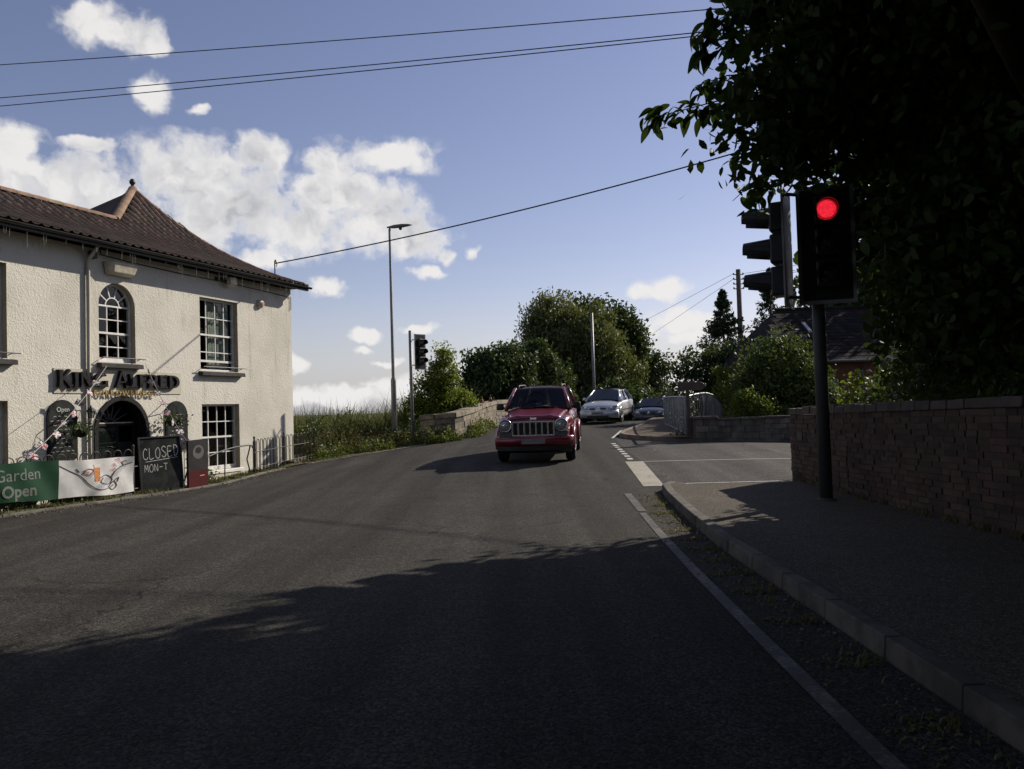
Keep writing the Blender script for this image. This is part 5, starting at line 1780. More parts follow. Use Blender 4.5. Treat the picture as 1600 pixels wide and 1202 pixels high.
def cabin(root, base, roof, paint, gm, win_side, pil=.07):
    """base/roof: dict y0,y1,w,z. Builds pillars, roof panel, screens and side glass; the interior is left hollow"""
    b, r_ = base, roof
    zb, zt = b['z'], r_['z']
    BL = [Vector((s * b['w'], y, zb)) for y in (b['y0'], b['y1']) for s in (-1, 1)]       # fl fr rl rr
    TL = [Vector((s * r_['w'], y, zt)) for y in (r_['y0'], r_['y1']) for s in (-1, 1)]
    m = MB(); rg = []
    yy = np.linspace(0, 1, 9); cr = r_.get('crown', .05)
    for f in yy:
        y = r_['y0'] - .05 + (r_['y1'] - r_['y0'] + .10) * f
        arch = cr * (1 - (2 * f - 1) ** 4) + cr * .35 * (1 - (2 * f - 1) ** 2)
        ww = r_['w'] + .035
        rg.append([(ww * c, y, zt - .02 + (arch * (1 - abs(c) ** 2.6))) for c in np.linspace(-1, 1, 11)] + [(ww * c, y, zt - .06) for c in np.linspace(1, -1, 11)])
    m.loft(rg)
    m.build('roof_panel', paint, root, local=True, smooth=True)
    for a, c in zip(BL, TL):                                   # four corner pillars
        m = MB(); m.tube([a, a.lerp(c, .5) + Vector((math.copysign(.012, a.x), 0, 0)), c], [pil * .62, pil * .55, pil * .5], 8); m.build('pillar', paint, root, local=True, smooth=True)
    m = MB(); pane_quad(m, [BL[0], BL[1], TL[1], TL[0]], .0, 10, .07); m.build('windscreen', gm, root, local=True, smooth=True, fix=False)
    m = MB(); pane_quad(m, [BL[3], BL[2], TL[2], TL[3]], .0, 8, .04); m.build('rear_window', 'car_glass', root, local=True, smooth=True, fix=False)
    for s, (i, j) in ((-1, (0, 2)), (1, (1, 3))):
        prev = 0.0
        for f in list(win_side) + [1.0]:
            q0b, q1b = BL[i].lerp(BL[j], prev), BL[i].lerp(BL[j], f)
            q0t, q1t = TL[i].lerp(TL[j], prev), TL[i].lerp(TL[j], f)
            m = MB(); pane_quad(m, [q0b, q1b, q1t, q0t] if s > 0 else [q1b, q0b, q0t, q1t], .0, 4, .012); m.build('side_window', 'car_glass', root, local=True, smooth=True, fix=False)
            if f < 1:
                m = MB(); o_ = Vector((s * .012, 0, 0)); m.tube([q1b + o_, q1t + o_], pil * .5, 6); m.build('pillar', 'black_plastic', root, local=True)
            prev = f


def jeep(loc, rz):
    c = empty('off_roader', loc, rz, 'dark red off-roader with round headlights and slotted chrome grille on the road', 'car')
    st = [(.02, .66, .44, .86, .90), (.06, .76, .40, .95, .99), (.16, .81, .36, .99, 1.04), (.5, .82, .34, 1.05, 1.12), (1.0, .83, .33, 1.10, 1.18), (1.28, .84, .33, 1.14, 1.22), (1.7, .85, .33, 1.17, 1.2), (2.6, .86, .33, 1.18, 1.2), (3.8, .85, .34, 1.18, 1.2), (4.25, .83, .38, 1.16, 1.19), (4.36, .74, .46, 1.1, 1.12)]
    m = MB(); m.loft([ring(*s) for s in st]); m.build('body', 'car_red', c, local=True, smooth=True, sub=1)
    # raised bonnet panel
    m = MB(); rg = []
    for f in np.linspace(0, 1, 8):
        y = .13 + 1.08 * f; w = .60 + .12 * f; z0 = 1.035 + .145 * f
        rg.append([(w * q, y, z0 + .035 * (1 - abs(q) ** 3) + .022 * math.exp(-((abs(q) - .62) / .12) ** 2)) for q in np.linspace(-1, 1, 17)] + [(w * q, y, z0 - .06) for q in np.linspace(1, -1, 17)])
    m.loft(rg); m.build('bonnet', 'car_red', c, local=True, smooth=True)
    cabin(c, dict(y0=1.26, y1=4.18, w=.775, z=1.19), dict(y0=1.86, y1=4.0, w=.595, z=1.70, crown=.055), 'car_red', 'windscreen', (.36, .68), .085)
    # wings / flared arches
    for s in (-1, 1):
        for y in (.80, 3.45):
            m = MB(); rg = []
            for a in np.linspace(R(-8), R(188), 15):
                cy, cz = y + .46 * math.cos(a), .37 + .46 * math.sin(a)
                iy, iz = y + .39 * math.cos(a), .37 + .39 * math.sin(a)
                rg.append([(s * .80, cy, cz + .03), (s * .91, cy, cz), (s * .935, (cy + iy) / 2, (cz + iz) / 2), (s * .925, iy, iz), (s * .78, iy, iz)])
            m.loft(rg); m.build('wheel_arch', 'car_red', c, local=True, smooth=True)
            m = MB(); m.lathe([(.39, 0), (.39, s * .012)], (s * .845, y, .37), 'x', 24); m.build('arch_liner', 'black_plastic', c, local=True)
            wheel(c, s * .80, y, .365, .225, s)
        m = MB(); rg = []                                   # front wing swelling back from the lamp
        for f, w0, zz, hh in ((.04, .70, .93, .05), (.14, .80, .99, .07), (.45, .87, 1.02, .08), (.9, .89, 1.03, .08), (1.25, .86, 1.06, .06)):
            rg.append([(s * (w0 - .28), f, zz + .03), (s * (w0 - .1), f, zz + hh), (s * w0, f, zz), (s * w0, f, zz - .22), (s * (w0 - .28), f, zz - .22)])
        m.loft(rg); m.build('wing', 'car_red', c, local=True, smooth=True, sub=1)
    # front: grille, lamps, bumper
    MB().mm(-.50, .50, -.005, .03, .63, .955).build('grille_back', 'black_plastic', c, local=True)
    gf = MB(); gf.mm(-.495, .495, -.035, .02, .925, .962); gf.mm(-.495, .495, -.035, .02, .622, .655); gf = gf.build('grille', 'chrome', c, local=True, bevel=.008)
    for k in range(8):
        x = -.475 + k * .95 / 7; MB().mm(x - .021, x + .021, -.04, .018, .655, .925).build('grille_bar', 'chrome', gf, local=True, bevel=.006)
    for s in (-1, 1):
        m = MB(); m.lathe([(.15, .05), (.155, .0), (.15, -.045), (.128, -.05), (.122, -.02)], (s * .645, .0, .875), 'y', 24, cap=False); hl = m.build('headlight', 'chrome', c, local=True, smooth=True)
        m = MB(); m.lathe([(.126, -.03), (.11, -.045), (.06, -.055), (.004, -.058)], (s * .645, .0, .875), 'y', 24); m.build('lens', 'lamp_glass', hl, local=True, smooth=True)
        m = MB(); m.lathe([(.06, -.059), (.05, -.064), (.004, -.066)], (s * .645, .0, .875), 'y', 16); m.build('reflector', 'chrome', hl, local=True, smooth=True)
        MB().hexa([(s * .50, -.03, .60), (s * .78, .0, .60), (s * .78, .06, .60), (s * .50, .06, .60)], [(s * .50, -.03, .74), (s * .80, .0, .74), (s * .80, .06, .74), (s * .50, .06, .74)]).build('lamp_pod', 'trim_grey', c, local=True, bevel=.02)
    m = MB(); rg = []
    for x in np.linspace(-1, 1, 15):
        y0 = -.10 + .17 * abs(x) ** 3
        rg.append([(x * .90, y0 + .05, .40), (x * .90, y0, .43), (x * .90, y0 - .012, .52), (x * .90, y0, .60), (x * .90, y0 + .05, .625), (x * .90, y0 + .22, .61), (x * .90, y0 + .22, .42)])
    m.loft(rg); m.build('bumper', 'car_red', c, local=True, smooth=True, bevel=0)
    m = MB(); rg = []
    for x in np.linspace(-1, 1, 11):
        y0 = -.05 + .14 * abs(x) ** 3
        rg.append([(x * .84, y0 + .10, .24), (x * .86, y0, .30), (x * .86, y0, .405), (x * .86, y0 + .3, .405), (x * .84, y0 + .3, .24)])
    m.loft(rg); m.build('valance', 'black_plastic', c, local=True)
    MB().mm(-.27, .27, -.125, -.113, .455, .565).build('number_plate', 'plate', c, local=True)
    text_obj('emblem', 'Jeep', .085, frame4((.0, .07, 1.005), (1, 0, 0), (0, .35, 1)), 'chrome', c, extrude=.004, bold=.002)
    for s in (-1, 1):                                        # door mirrors
        m = MB(); m.hexa([(s * .85, 1.42, 1.18), (s * 1.05, 1.44, 1.18), (s * 1.04, 1.58, 1.2), (s * .86, 1.56, 1.2)], [(s * .86, 1.43, 1.35), (s * 1.03, 1.45, 1.35), (s * 1.02, 1.57, 1.34), (s * .87, 1.55, 1.34)])
        mi = m.build('mirror', 'black_plastic', c, local=True, bevel=.03, smooth=True)
        m = MB(); m.tube([(s * .78, 1.55, 1.22), (s * .88, 1.52, 1.23)], .03, 6); m.build('mirror_arm', 'black_plastic', mi, local=True)
        m = MB(); m.tube([(s * .54, 2.1, 1.72), (s * .55, 2.3, 1.775), (s * .55, 3.6, 1.775), (s * .54, 3.85, 1.72)], .016, 6); m.build('roof_rail', 'trim_grey', c, local=True, smooth=True)
    m = MB(); m.tube([(-.1, 1.20, 1.235), (-.45, 1.27, 1.262), (-.62, 1.30, 1.28)], .009, 5); m.tube([(.5, 1.22, 1.235), (.15, 1.26, 1.27), (-.05, 1.28, 1.28)], .009, 5); m.build('wiper', 'black_plastic', c, local=True)
    # cabin
    MB().mm(-.72, .72, 1.34, 1.75, .95, 1.16).build('dashboard', 'seat_cloth', c, local=True, bevel=.05)
    for x in (-.36, .36):
        m = MB(); m.hexa([(x - .24, 2.45, .6), (x + .24, 2.45, .6), (x + .24, 2.6, .6), (x - .24, 2.6, .6)], [(x - .20, 2.6, 1.33), (x + .20, 2.6, 1.33), (x + .20, 2.72, 1.33), (x - .20, 2.72, 1.33)]); m.mm(x - .12, x + .12, 2.62, 2.74, 1.36, 1.55)
        m.build('seat', 'seat_cloth', c, local=True, bevel=.04)
    m = MB(); m.lathe([(.18, 0), (.195, .015), (.18, .03)], (0, 0, 0), 'y', 20, cap=False); m.v = [(v[0] - .36, v[1] + 1.86 - v[2] * .35, v[2] + 1.12) for v in m.v]; m.build('steering_wheel', 'black_plastic', c, local=True)
    MB().box((0.02, 1.42, 1.30), (.14, .006, .12)).build('paper_slip', 'paper', c, local=True)
    return c


def hatch(loc, rz, paint, name, label, gm='car_glass'):
    c = empty(name, loc, rz, label, 'car')
    st = [(.02, .50, .30, .58, .62), (.10, .68, .24, .66, .70), (.3, .79, .20, .74, .80), (.7, .83, .19, .82, .90), (1.05, .84, .19, .88, .97), (1.5, .845, .19, .91, .96), (2.6, .845, .19, .93, .95), (3.4, .84, .2, .95, .97), (3.85, .80, .26, .94, .97), (3.98, .68, .34, .86, .9)]
    m = MB(); m.loft([ring(*s) for s in st]); m.build('body', paint, c, local=True, smooth=True, sub=1)
    cabin(c, dict(y0=.98, y1=3.72, w=.735, z=.92), dict(y0=1.75, y1=3.25, w=.54, z=1.36, crown=.05), paint, gm, (.45, .8), .075)
    for s in (-1, 1):
        for y in (.78, 3.25):
            m = MB(); m.lathe([(.335, 0), (.335, s * .012)], (s * .838, y, .30), 'x', 24); m.build('arch_liner', 'black_plastic', c, local=True)
            m = MB(); rg = []
            for a in np.linspace(R(-5), R(185), 13):
                rg.append([(s * .82, y + .375 * math.cos(a), .3 + .375 * math.sin(a)), (s * .858, y + .36 * math.cos(a), .3 + .36 * math.sin(a)), (s * .858, y + .33 * math.cos(a), .3 + .33 * math.sin(a)), (s * .8, y + .33 * math.cos(a), .3 + .33 * math.sin(a))])
            m.loft(rg); m.build('wheel_arch', paint, c, local=True, smooth=True)
            wheel(c, s * .775, y, .30, .19, s)
        m = MB(); m.prism([(.40, .60), (.52, .70), (.78, .74), (.80, .68), (.70, .60), (.5, .57)], lambda a, b, d: (s * a, d + .62 * max(0, a - .4) ** 1.5 + (b - .55) * .55, b), .0, .05)
        hl = m.build('headlight', 'lamp_glass', c, local=True)
        m = MB(); m.lathe([(.055, .0), (.05, -.012), (.004, -.015)], (s * .56, .06, .64), 'y', 14); m.build('reflector', 'chrome', hl, local=True)
        m = MB(); m.hexa([(s * .82, 1.28, .94), (s * .97, 1.30, .94), (s * .96, 1.40, .95), (s * .82, 1.38, .95)], [(s * .82, 1.29, 1.07), (s * .95, 1.31, 1.07), (s * .94, 1.39, 1.06), (s * .83, 1.37, 1.06)])
        m.build('mirror', paint, c, local=True, bevel=.025, smooth=True)
        MB().mm(s * .846, s * .862, 1.15, 2.9, .50, .55).build('side_moulding', 'black_plastic', c, local=True)
        MB().mm(s * .85, s * .872, 2.15, 2.32, .78, .81).build('door_handle', 'trim_grey', c, local=True)
    m = MB(); rg = []
    for x in np.linspace(-1, 1, 13):
        y0 = -.06 + .26 * abs(x) ** 3
        rg.append([(x * .82, y0 + .05, .21), (x * .82, y0 - .01, .27), (x * .82, y0 - .02, .42), (x * .82, y0 + .02, .53), (x * .82, y0 + .2, .55), (x * .82, y0 + .2, .22)])
    m.loft(rg); m.build('bumper', paint, c, local=True, smooth=True)
    for s in (-1, 1): MB().mm(s * .10, s * .36, -.045, .0, .585, .645).build('grille', 'black_plastic', c, local=True, bevel=.015)
    MB().mm(-.45, .45, -.088, -.03, .25, .33).build('air_intake', 'black_plastic', c, local=True, bevel=.01)
    m = MB(); m.lathe([(.055, .0), (.05, -.012)], (0, -.04, .635), 'y', 16); m.build('emblem', 'chrome', c, local=True)
    MB().mm(-.25, .25, -.094, -.082, .38, .475).build('number_plate', 'plate', c, local=True)
    return c


jeep((.46, 18.75, G(.5, 20.5) + .005), R(-7))
bpy.data.objects['off_roader'].rotation_euler.x = math.atan2(float(zr(22.2) - zr(19.5)), 2.7)
bpy.data.objects['off_roader'].location.z = float(zr(18.75)) + .01
sc = hatch((3.55, 34.2, float(zr(35)) + .0), R(-19), 'car_silver', 'hatchback', 'silver hatchback waiting on the bridge behind the red car')
sc.rotation_euler.x = .03
dc = hatch((7.35, 44.5, float(zr(45.5))), R(-17), 'car_dark', 'hatchback', 'dark car half hidden behind the railing, behind the silver one')
dc.scale = (1.06, 1.0, 1.03)

# ------------------------------------------------------------------ cottage behind the trees on the right
hs = empty('cottage', (12.6, 28.2, .2), label='low red brick cottage with a dark tiled roof behind the garden wall', cat='house')
hx0, hx1, hy0, hy1, hzb, hze, hzr = 8.9, 19.0, 28.2, 35.2, -.6, 2.86, 5.05


def cottage():
    wins = [(10.2, 11.3, 1.0, 2.25), (12.4, 13.3, .1, 2.2), (15.6, 17.0, 1.0, 2.3)]
    us = sorted({hx0, hx1, *[x for w in wins for x in w[:2]]}); zs = sorted({hzb, hze, *[x for w in wins for x in w[2:]]})
    m = MB()
    for a, b in zip(us[:-1], us[1:]):
        for c, d in zip(zs[:-1], zs[1:]):
            if any(w[0] < (a + b) / 2 < w[1] and w[2] < (c + d) / 2 < w[3] for w in wins): continue
            m.add([(a, hy0, c), (b, hy0, c), (b, hy0, d), (a, hy0, d)], [(0, 1, 2, 3)])
    for w in wins:
        q = [(w[0], w[2]), (w[1], w[2]), (w[1], w[3]), (w[0], w[3])]
        for p, r_ in zip(q, q[1:] + q[:1]): m.add([(p[0], hy0, p[1]), (r_[0], hy0, r_[1]), (r_[0], hy0 + .15, r_[1]), (p[0], hy0 + .15, p[1])], [(0, 1, 2, 3)])
    m.add([(hx0, hy0, hzb), (hx0, hy1, hzb), (hx0, hy1, hze), (hx0, hy0, hze)], [(0, 1, 2, 3)])
    m.add([(hx1, hy0, hzb), (hx1, hy1, hzb), (hx1, hy1, hze), (hx1, hy0, hze)], [(0, 1, 2, 3)])
    m.add([(hx0, hy1, hzb), (hx1, hy1, hzb), (hx1, hy1, hze), (hx0, hy1, hze)], [(0, 1, 2, 3)])
    m.build('wall', 'house_brick', hs, fix=False)
    for w in wins:
        f = MB()
        for x in (w[0] + .03, (w[0] + w[1]) / 2, w[1] - .03): f.mm(x - .03, x + .03, hy0 + .10, hy0 + .15, w[2], w[3])
        for z in (w[2] + .03, w[3] - .03): f.mm(w[0], w[1], hy0 + .105, hy0 + .145, z - .03, z + .03)
        fo_ = f.build('window', 'cream_paint', hs)
        q = MB(); q.add([(w[0], hy0 + .13, w[2]), (w[1], hy0 + .13, w[2]), (w[1], hy0 + .13, w[3]), (w[0], hy0 + .13, w[3])], [(0, 1, 2, 3)]); q.build('pane', 'car_glass', fo_, fix=False)
    # roof: stepped tile courses on the front slope, hipped left end
    ym = (hy0 + hy1) / 2
    e = .35
    r_ = MB()
    A = [(hx0 - e, hy0 - e, hze), (hx1 + e, hy0 - e, hze), (hx1 + e, hy1 + e, hze), (hx0 - e, hy1 + e, hze)]
    t0, t1 = (hx0 + 1.4, ym, hzr), (hx1 + e, ym, hzr)
    r_.add(A + [t0, t1], [(0, 1, 5, 4), (2, 3, 4, 5), (3, 0, 4), (0, 3, 2, 1), (1, 2, 5)])
    ro = r_.build('roof', 'roof_slate', hs, fix=False)
    nC = 16
    rnd = random.Random(7)
    tl = []
    for k in range(nC):
        f0, f1 = k / nC, (k + 1.15) / nC
        P0 = lambda f, x: Vector((x, hy0 - e + (ym - hy0 + e) * f, hze + (hzr - hze) * f + .012))
        x = hx0 - e + 1.75 * f0 + (k % 2) * .16
        while x < 17.5:
            w = .32; j = rnd.uniform(0, .012)
            a, b, c, d = P0(f0, x), P0(f0, x + w - .012), P0(min(f1, 1), x + w - .012), P0(min(f1, 1), x)
            tl.append(([a + Vector((0, -.0, j)), b + Vector((0, 0, j)), c, d], [a + Vector((0, 0, .016 + j)), b + Vector((0, 0, .016 + j)), c + Vector((0, 0, .008)), d + Vector((0, 0, .008))]))
            x += w
    mm = MB()
    for q in tl: mm.hexa(*q)
    mm.build('roof_tiles', 'roof_slate', ro, kind='stuff', fix=False)
    m = MB(); m.tube([t0, t1], .11, 8); m.build('ridge', 'roof_slate', ro)
    for (x0, x1, f0, f1) in ((10.86, 11.0, .50, .70), (13.65, 14.35, .42, .66)):
        P0 = lambda f, x: Vector((x, hy0 - e + (ym - hy0 + e) * f, hze + (hzr - hze) * f + .09))
        q = [P0(f0, x0), P0(f0, x1), P0(f1, x1), P0(f1, x0)]
        m = MB(); m.hexa([p - Vector((0, 0, .1)) for p in q], q); rl_ = m.build('rooflight', 'trim_grey', ro)
        m = MB(); m.add([p + Vector((0, -.003, .006)) for p in (q[0].lerp(q[2], .1), q[1].lerp(q[3], .1), q[2].lerp(q[0], .1), q[3].lerp(q[1], .1))], [(0, 1, 2, 3)]); m.build('pane', 'lamp_glass', rl_, fix=False)
    m = MB(); m.tube([(hx0 - e, hy0 - e - .05, hze - .02), (hx1, hy0 - e - .05, hze - .02)], .05, 7); m.build('gutter', 'trim_grey', ro)
    for x in (12.05,): m = MB(); m.tube([(x, hy0 - e, hze - .05), (x, hy0 - .06, hze - .3), (x, hy0 - .06, -.3)], .04, 7); m.build('downpipe', 'trim_grey', hs)


cottage()


# ------------------------------------------------------------------ trees and plants
def clump_points(ells, nc, per, spread, rng, shell=.55, thin=None):
    vol = np.array([e[3] * e[4] * e[5] for e in ells]); pr = vol ** .6
    if thin: pr[0] *= thin
    pr /= pr.sum()
    pick = rng.choice(len(ells), nc, p=pr)
    d = rng.normal(size=(nc, 3)); d /= np.linalg.norm(d, axis=1, keepdims=True)
    rad = rng.uniform(shell ** 3, 1, nc) ** (1 / 3) * rng.uniform(.88, 1.10, nc)
    E = np.array(ells)[pick]
    C = E[:, :3] + d * rad[:, None] * E[:, 3:]
    sp = spread * rng.uniform(.6, 1.5, (nc, 1))
    P = np.repeat(C, per, 0) + np.clip(rng.normal(size=(nc * per, 3)), -1.7, 1.7) * np.repeat(sp, per, 0) * np.array([1, 1, .75])
    return C, P


def tree(name, label, base, ells, nc, per, leaf, material, seed, trunk=.2, spread=.35, cat='tree', group=None, shell=.5, droop=.35, aspect=.5, limbs=14, zfloor=None, z0=None, full=False, thin=None, prune=None):
    rng = np.random.default_rng(seed); rnd = random.Random(seed)
    bx_, by_ = base; bz = (G(bx_, by_) - .3) if z0 is None else z0
    root = empty(name, (bx_, by_, bz), label=label, cat=cat, group=group)
    C, P = clump_points(ells, nc, per, spread, rng, shell, thin)
    if zfloor is not None: P = P[P[:, 2] > zfloor]
    if prune is not None: P = P[~prune(P[:, 0], P[:, 1], P[:, 2])]
    cz = np.average([e[2] for e in ells]); cx = np.average([e[0] for e in ells]); cy = np.average([e[1] for e in ells])
    fork = Vector((bx_ + (cx - bx_) * .35, by_ + (cy - by_) * .35, bz + (cz - bz) * .55))
    m = MB()
    m.tube([(bx_, by_, bz), Vector((bx_, by_, bz)).lerp(fork, .5) + Vector((rnd.uniform(-.1, .1), rnd.uniform(-.1, .1), 0)), fork], [trunk * 1.25, trunk, trunk * .8], 8)
    m.build('trunk', 'bark', root, smooth=True)
    idx = rng.choice(len(C), min(limbs, len(C)), replace=False)
    for k in idx:
        c = Vector(C[k]); mid = fork.lerp(c, .5) + Vector((rnd.uniform(-.2, .2), rnd.uniform(-.2, .2), .15 * (c - fork).length))
        m = MB(); m.tube([fork, mid, c], [trunk * .5, trunk * .3, trunk * .08], 6); m.build('limb', 'bark', root, smooth=True)
    me = leaves_mesh('crown', P, leaf, rng, material, aspect, droop, full=full)
    o = mesh_obj('crown', me, root, kind='stuff')
    return root, C, fork


tree('sycamore_tree', 'dark spreading tree standing behind the cottage roof', (19, 36.5), [(18.5, 36.5, 6.2, 4.2, 3.0, 3.8), (22, 36, 5.5, 3.5, 3.0, 3.5), (15.0, 37.5, 5.0, 2.2, 1.8, 2.4)], 420, 90, .34, 'leaf_dark', 20, .4, .42, shell=.3)  # tree behind the cottage, placed so its shadow darkens the roof
# middle distance, beyond the bridge
tree('willow_tree', 'broad olive-green willow, the largest tree beyond the bridge', (4.6, 62),
     [(3.6, 62, 5.2, 3.2, 2.6, 4.0), (3.2, 62, 8.0, 2.0, 1.8, 2.1), (6.0, 62, 6.2, 2.6, 2.4, 3.4), (8.2, 61.5, 3.4, 1.5, 1.5, 2.6), (1.6, 61.5, 4.6, 1.6, 1.4, 2.6), (5.0, 62, 3.0, 4.4, 2.2, 2.4)], 430, 110, .36, 'leaf_willow', 21, .4, .42, droop=1.2, aspect=.32, zfloor=.2, shell=.3)
tree('ash_tree', 'dark green tree rising behind the right of the willow', (7.0, 67), [(6.6, 67, 8.6, 3.0, 2.2, 1.9), (8.8, 67, 7.2, 2.2, 2.0, 2.0), (9.6, 67, 6.0, 1.3, 1.3, 1.2)], 170, 80, .36, 'leaf_dark', 22, .35, .42)
tree('hawthorn_tree', 'dark rounded tree left of the willow, behind the parapet', (-1.3, 48), [(-1.2, 48, 2.6, 1.7, 1.5, 2.3), (-2.3, 47.5, 1.9, 1.1, 1.0, 1.6), (.1, 49, 2.9, 1.5, 1.3, 2.2), (-1.7, 48, 4.2, .8, .7, 1.0), (-.3, 48.5, 4.6, .6, .6, .7)], 260, 110, .26, 'leaf_dark', 23, .2, .3, zfloor=0, shell=.15)
tree('alder_tree', 'small dark tree between the rounded tree and the willow', (1.4, 53), [(1.4, 53, 3.2, 1.6, 1.4, 2.6), (2.6, 54, 2.4, 1.4, 1.2, 2.0)], 190, 110, .28, 'leaf_dark', 24, .2, .32, zfloor=0, shell=.15)
tree('oak_tree', 'dark oak with an open crown right of the willow, far beyond the cars', (13.7, 86), [(13.4, 86, 5.6, 1.9, 1.8, 2.0), (15.0, 86, 4.6, 1.7, 1.6, 2.2), (12.2, 86, 4.2, 1.1, 1.2, 2.3), (14.4, 86, 2.6, 2.2, 1.6, 1.0)], 120, 75, .4, 'leaf_dark', 25, .3, .38)
tree('hedge_bush', 'low dark bush at the roadside beyond the dark car', (16.8, 88), [(16.8, 88, 1.6, 1.4, 1.2, 1.1)], 40, 60, .35, 'leaf_dark', 26, .15, .35, cat='bush')
tree('hedge_bush', 'low dark hedge under the willow behind the silver car', (7.5, 58), [(7.0, 58, 1.5, 2.6, 1.2, 1.5), (9.6, 60, 1.4, 1.4, 1.2, 1.6)], 170, 100, .3, 'leaf_dark', 36, .15, .35, cat='bush', shell=.1)


# conifers
def conifer(name, label, x, y, ztop, rbase, seed, n_=9000):
    rng = np.random.default_rng(seed); z0 = G(x, y) - .8
    root = empty(name, (x, y, z0), label=label, cat='tree')
    m = MB(); m.tube([(x, y, z0), (x, y, ztop - .2)], [.16, .02], 8); m.build('trunk', 'bark', root, smooth=True)
    H = ztop - z0 - .5
    nb = 190; f = rng.uniform(0, 1, nb) ** .8; an = rng.uniform(0, 2 * math.pi, nb); per = n_ // nb
    rr = rbase * (1 - f) ** 1.05 * rng.uniform(.6, 1.15, nb) + .06
    t = rng.uniform(.25, 1, (nb, per))
    X = x + np.cos(an)[:, None] * rr[:, None] * t; Y_ = y + np.sin(an)[:, None] * rr[:, None] * t
    Z = z0 + .5 + (f * H)[:, None] + t * rr[:, None] * .3
    P = np.stack([X, Y_, Z], 2).reshape(-1, 3) + rng.normal(size=(nb * per, 3)) * np.repeat(.03 + .10 * (1 - f), per)[:, None]
    me = leaves_mesh('crown', P, .22, rng, 'leaf_conifer', .35, -.6)
    mesh_obj('crown', me, root, kind='stuff')


conifer('conifer_tree', 'pointed dark conifer left of the telegraph pole', 10.95, 42, 7.3, 3.3, 31)
conifer('conifer_tree', 'taller dark conifer right of the telegraph pole', 13.9, 43.5, 8.6, 3.3, 32)

tree('laurel_bush', 'large rounded green bush behind the low stone wall', (8.9, 26.8), [(8.8, 26.8, 1.7, 1.5, .9, 1.95), (8.0, 26.9, 1.3, .7, .7, 1.3), (9.6, 26.7, 1.2, .9, .8, 1.3)], 420, 100, .13, 'leaf_mid', 41, .12, .2, cat='bush', shell=.6, zfloor=.1)
tree('elder_bush', 'dark ragged bush behind the curve of the grey railing', (7.9, 34.5), [(7.7, 34.5, 1.9, 1.1, 1.0, 1.9), (8.7, 34.6, 2.4, 1.0, 1.0, 1.9), (9.3, 35, 3.0, .9, .8, 1.3)], 150, 70, .17, 'leaf_dark', 42, .12, .24, cat='bush', zfloor=0)
tree('privet_bush', 'bright yellow-green shrub beside the grey railing end', (8.0, 30.2), [(8.1, 30.2, 1.8, .6, .4, .9), (7.85, 30.3, 2.5, .35, .25, .4), (8.5, 30.1, 1.5, .5, .35, .7)], 90, 60, .10, 'leaf_yellow', 43, .04, .13, cat='bush')
tree('privet_bush', 'bright yellow-green shrub spilling over the low stone wall', (7.3, 24.9), [(7.25, 24.9, 1.15, .62, .3, .55), (7.05, 24.9, 1.6, .25, .2, .3)], 80, 55, .10, 'leaf_yellow', 44, .04, .13, cat='bush')
tree('garden_shrub', 'leafy green shrub showing over the brick wall right of the signal pole', (7.4, 15.2), [(7.4, 15.2, 1.5, 1.0, .8, .72), (8.4, 14.6, 1.7, 1.0, .9, .8)], 110, 60, .13, 'leaf_mid', 45, .06, .2, cat='bush', zfloor=.6)
tree('wall_weed', 'sunlit yellow-green weed growing on top of the brick wall', (5.35, 12.9), [(5.35, 12.9, 1.62, .12, .16, .16), (5.36, 12.85, 1.82, .06, .08, .1)], 14, 14, .085, 'leaf_yellow', 46, .008, .07, cat='weed', z0=1.3, limbs=5)
tree('ivy_bush', 'dark leafy bush behind the brick wall under the overhanging tree', (7.6, 11.5), [(6.9, 12.4, 1.9, .9, .9, .7), (6.6, 10.4, 2.1, .9, 1.0, .7), (7.4, 13.6, 2.2, 1.0, .8, .9)], 130, 70, .13, 'leaf_dark', 47, .06, .22, cat='bush', zfloor=1.0)
tree('sallow_bush', 'bright green sapling right behind the far traffic signal', (-3.0, 33.4), [(-3.2, 32.4, 1.7, .9, .6, 1.3), (-2.8, 32.4, 2.8, .55, .4, .95), (-2.2, 32.8, 1.5, .8, .5, .9), (-3.8, 32.6, 1.3, .6, .5, 1.0), (-2.65, 32.5, 3.6, .3, .25, .55)], 280, 60, .13, 'leaf_yellow', 48, .05, .16, cat='bush', zfloor=0)

# reeds, brambles and roadside weeds
rng = np.random.default_rng(77)
nR = 20000
rx = rng.uniform(-22, -2.2, nR); ry = rng.uniform(32.0, 46, nR)
keep = (rx < -4.6 + (ry - 29.5) * .22) & (rx > -.56 * ry) & (rx > -7.3 - (44 - ry) * .1 - 8 * (ry > 27))
rx, ry = rx[keep], ry[keep]
rz0 = g(rx, ry) - .5 * sstep(2, 6, XL(ry) - rx) * sstep(29, 34, ry) - .05
hh = 2.0 + .7 * np.sin(rx * 1.7 + ry) * .4 + rng.normal(size=len(rx)) * .16 - .25 * np.sin(rx * .9) * np.sin(ry * .7 + rx) - .75 * (ry < 31)
mesh_obj('reeds', blades_mesh('reeds', np.stack([rx, ry, rz0], 1), hh, .024, .6, rng, 'reed'), kind='stuff', label='bed of tall green reeds beyond the pub corner', cat='reeds')


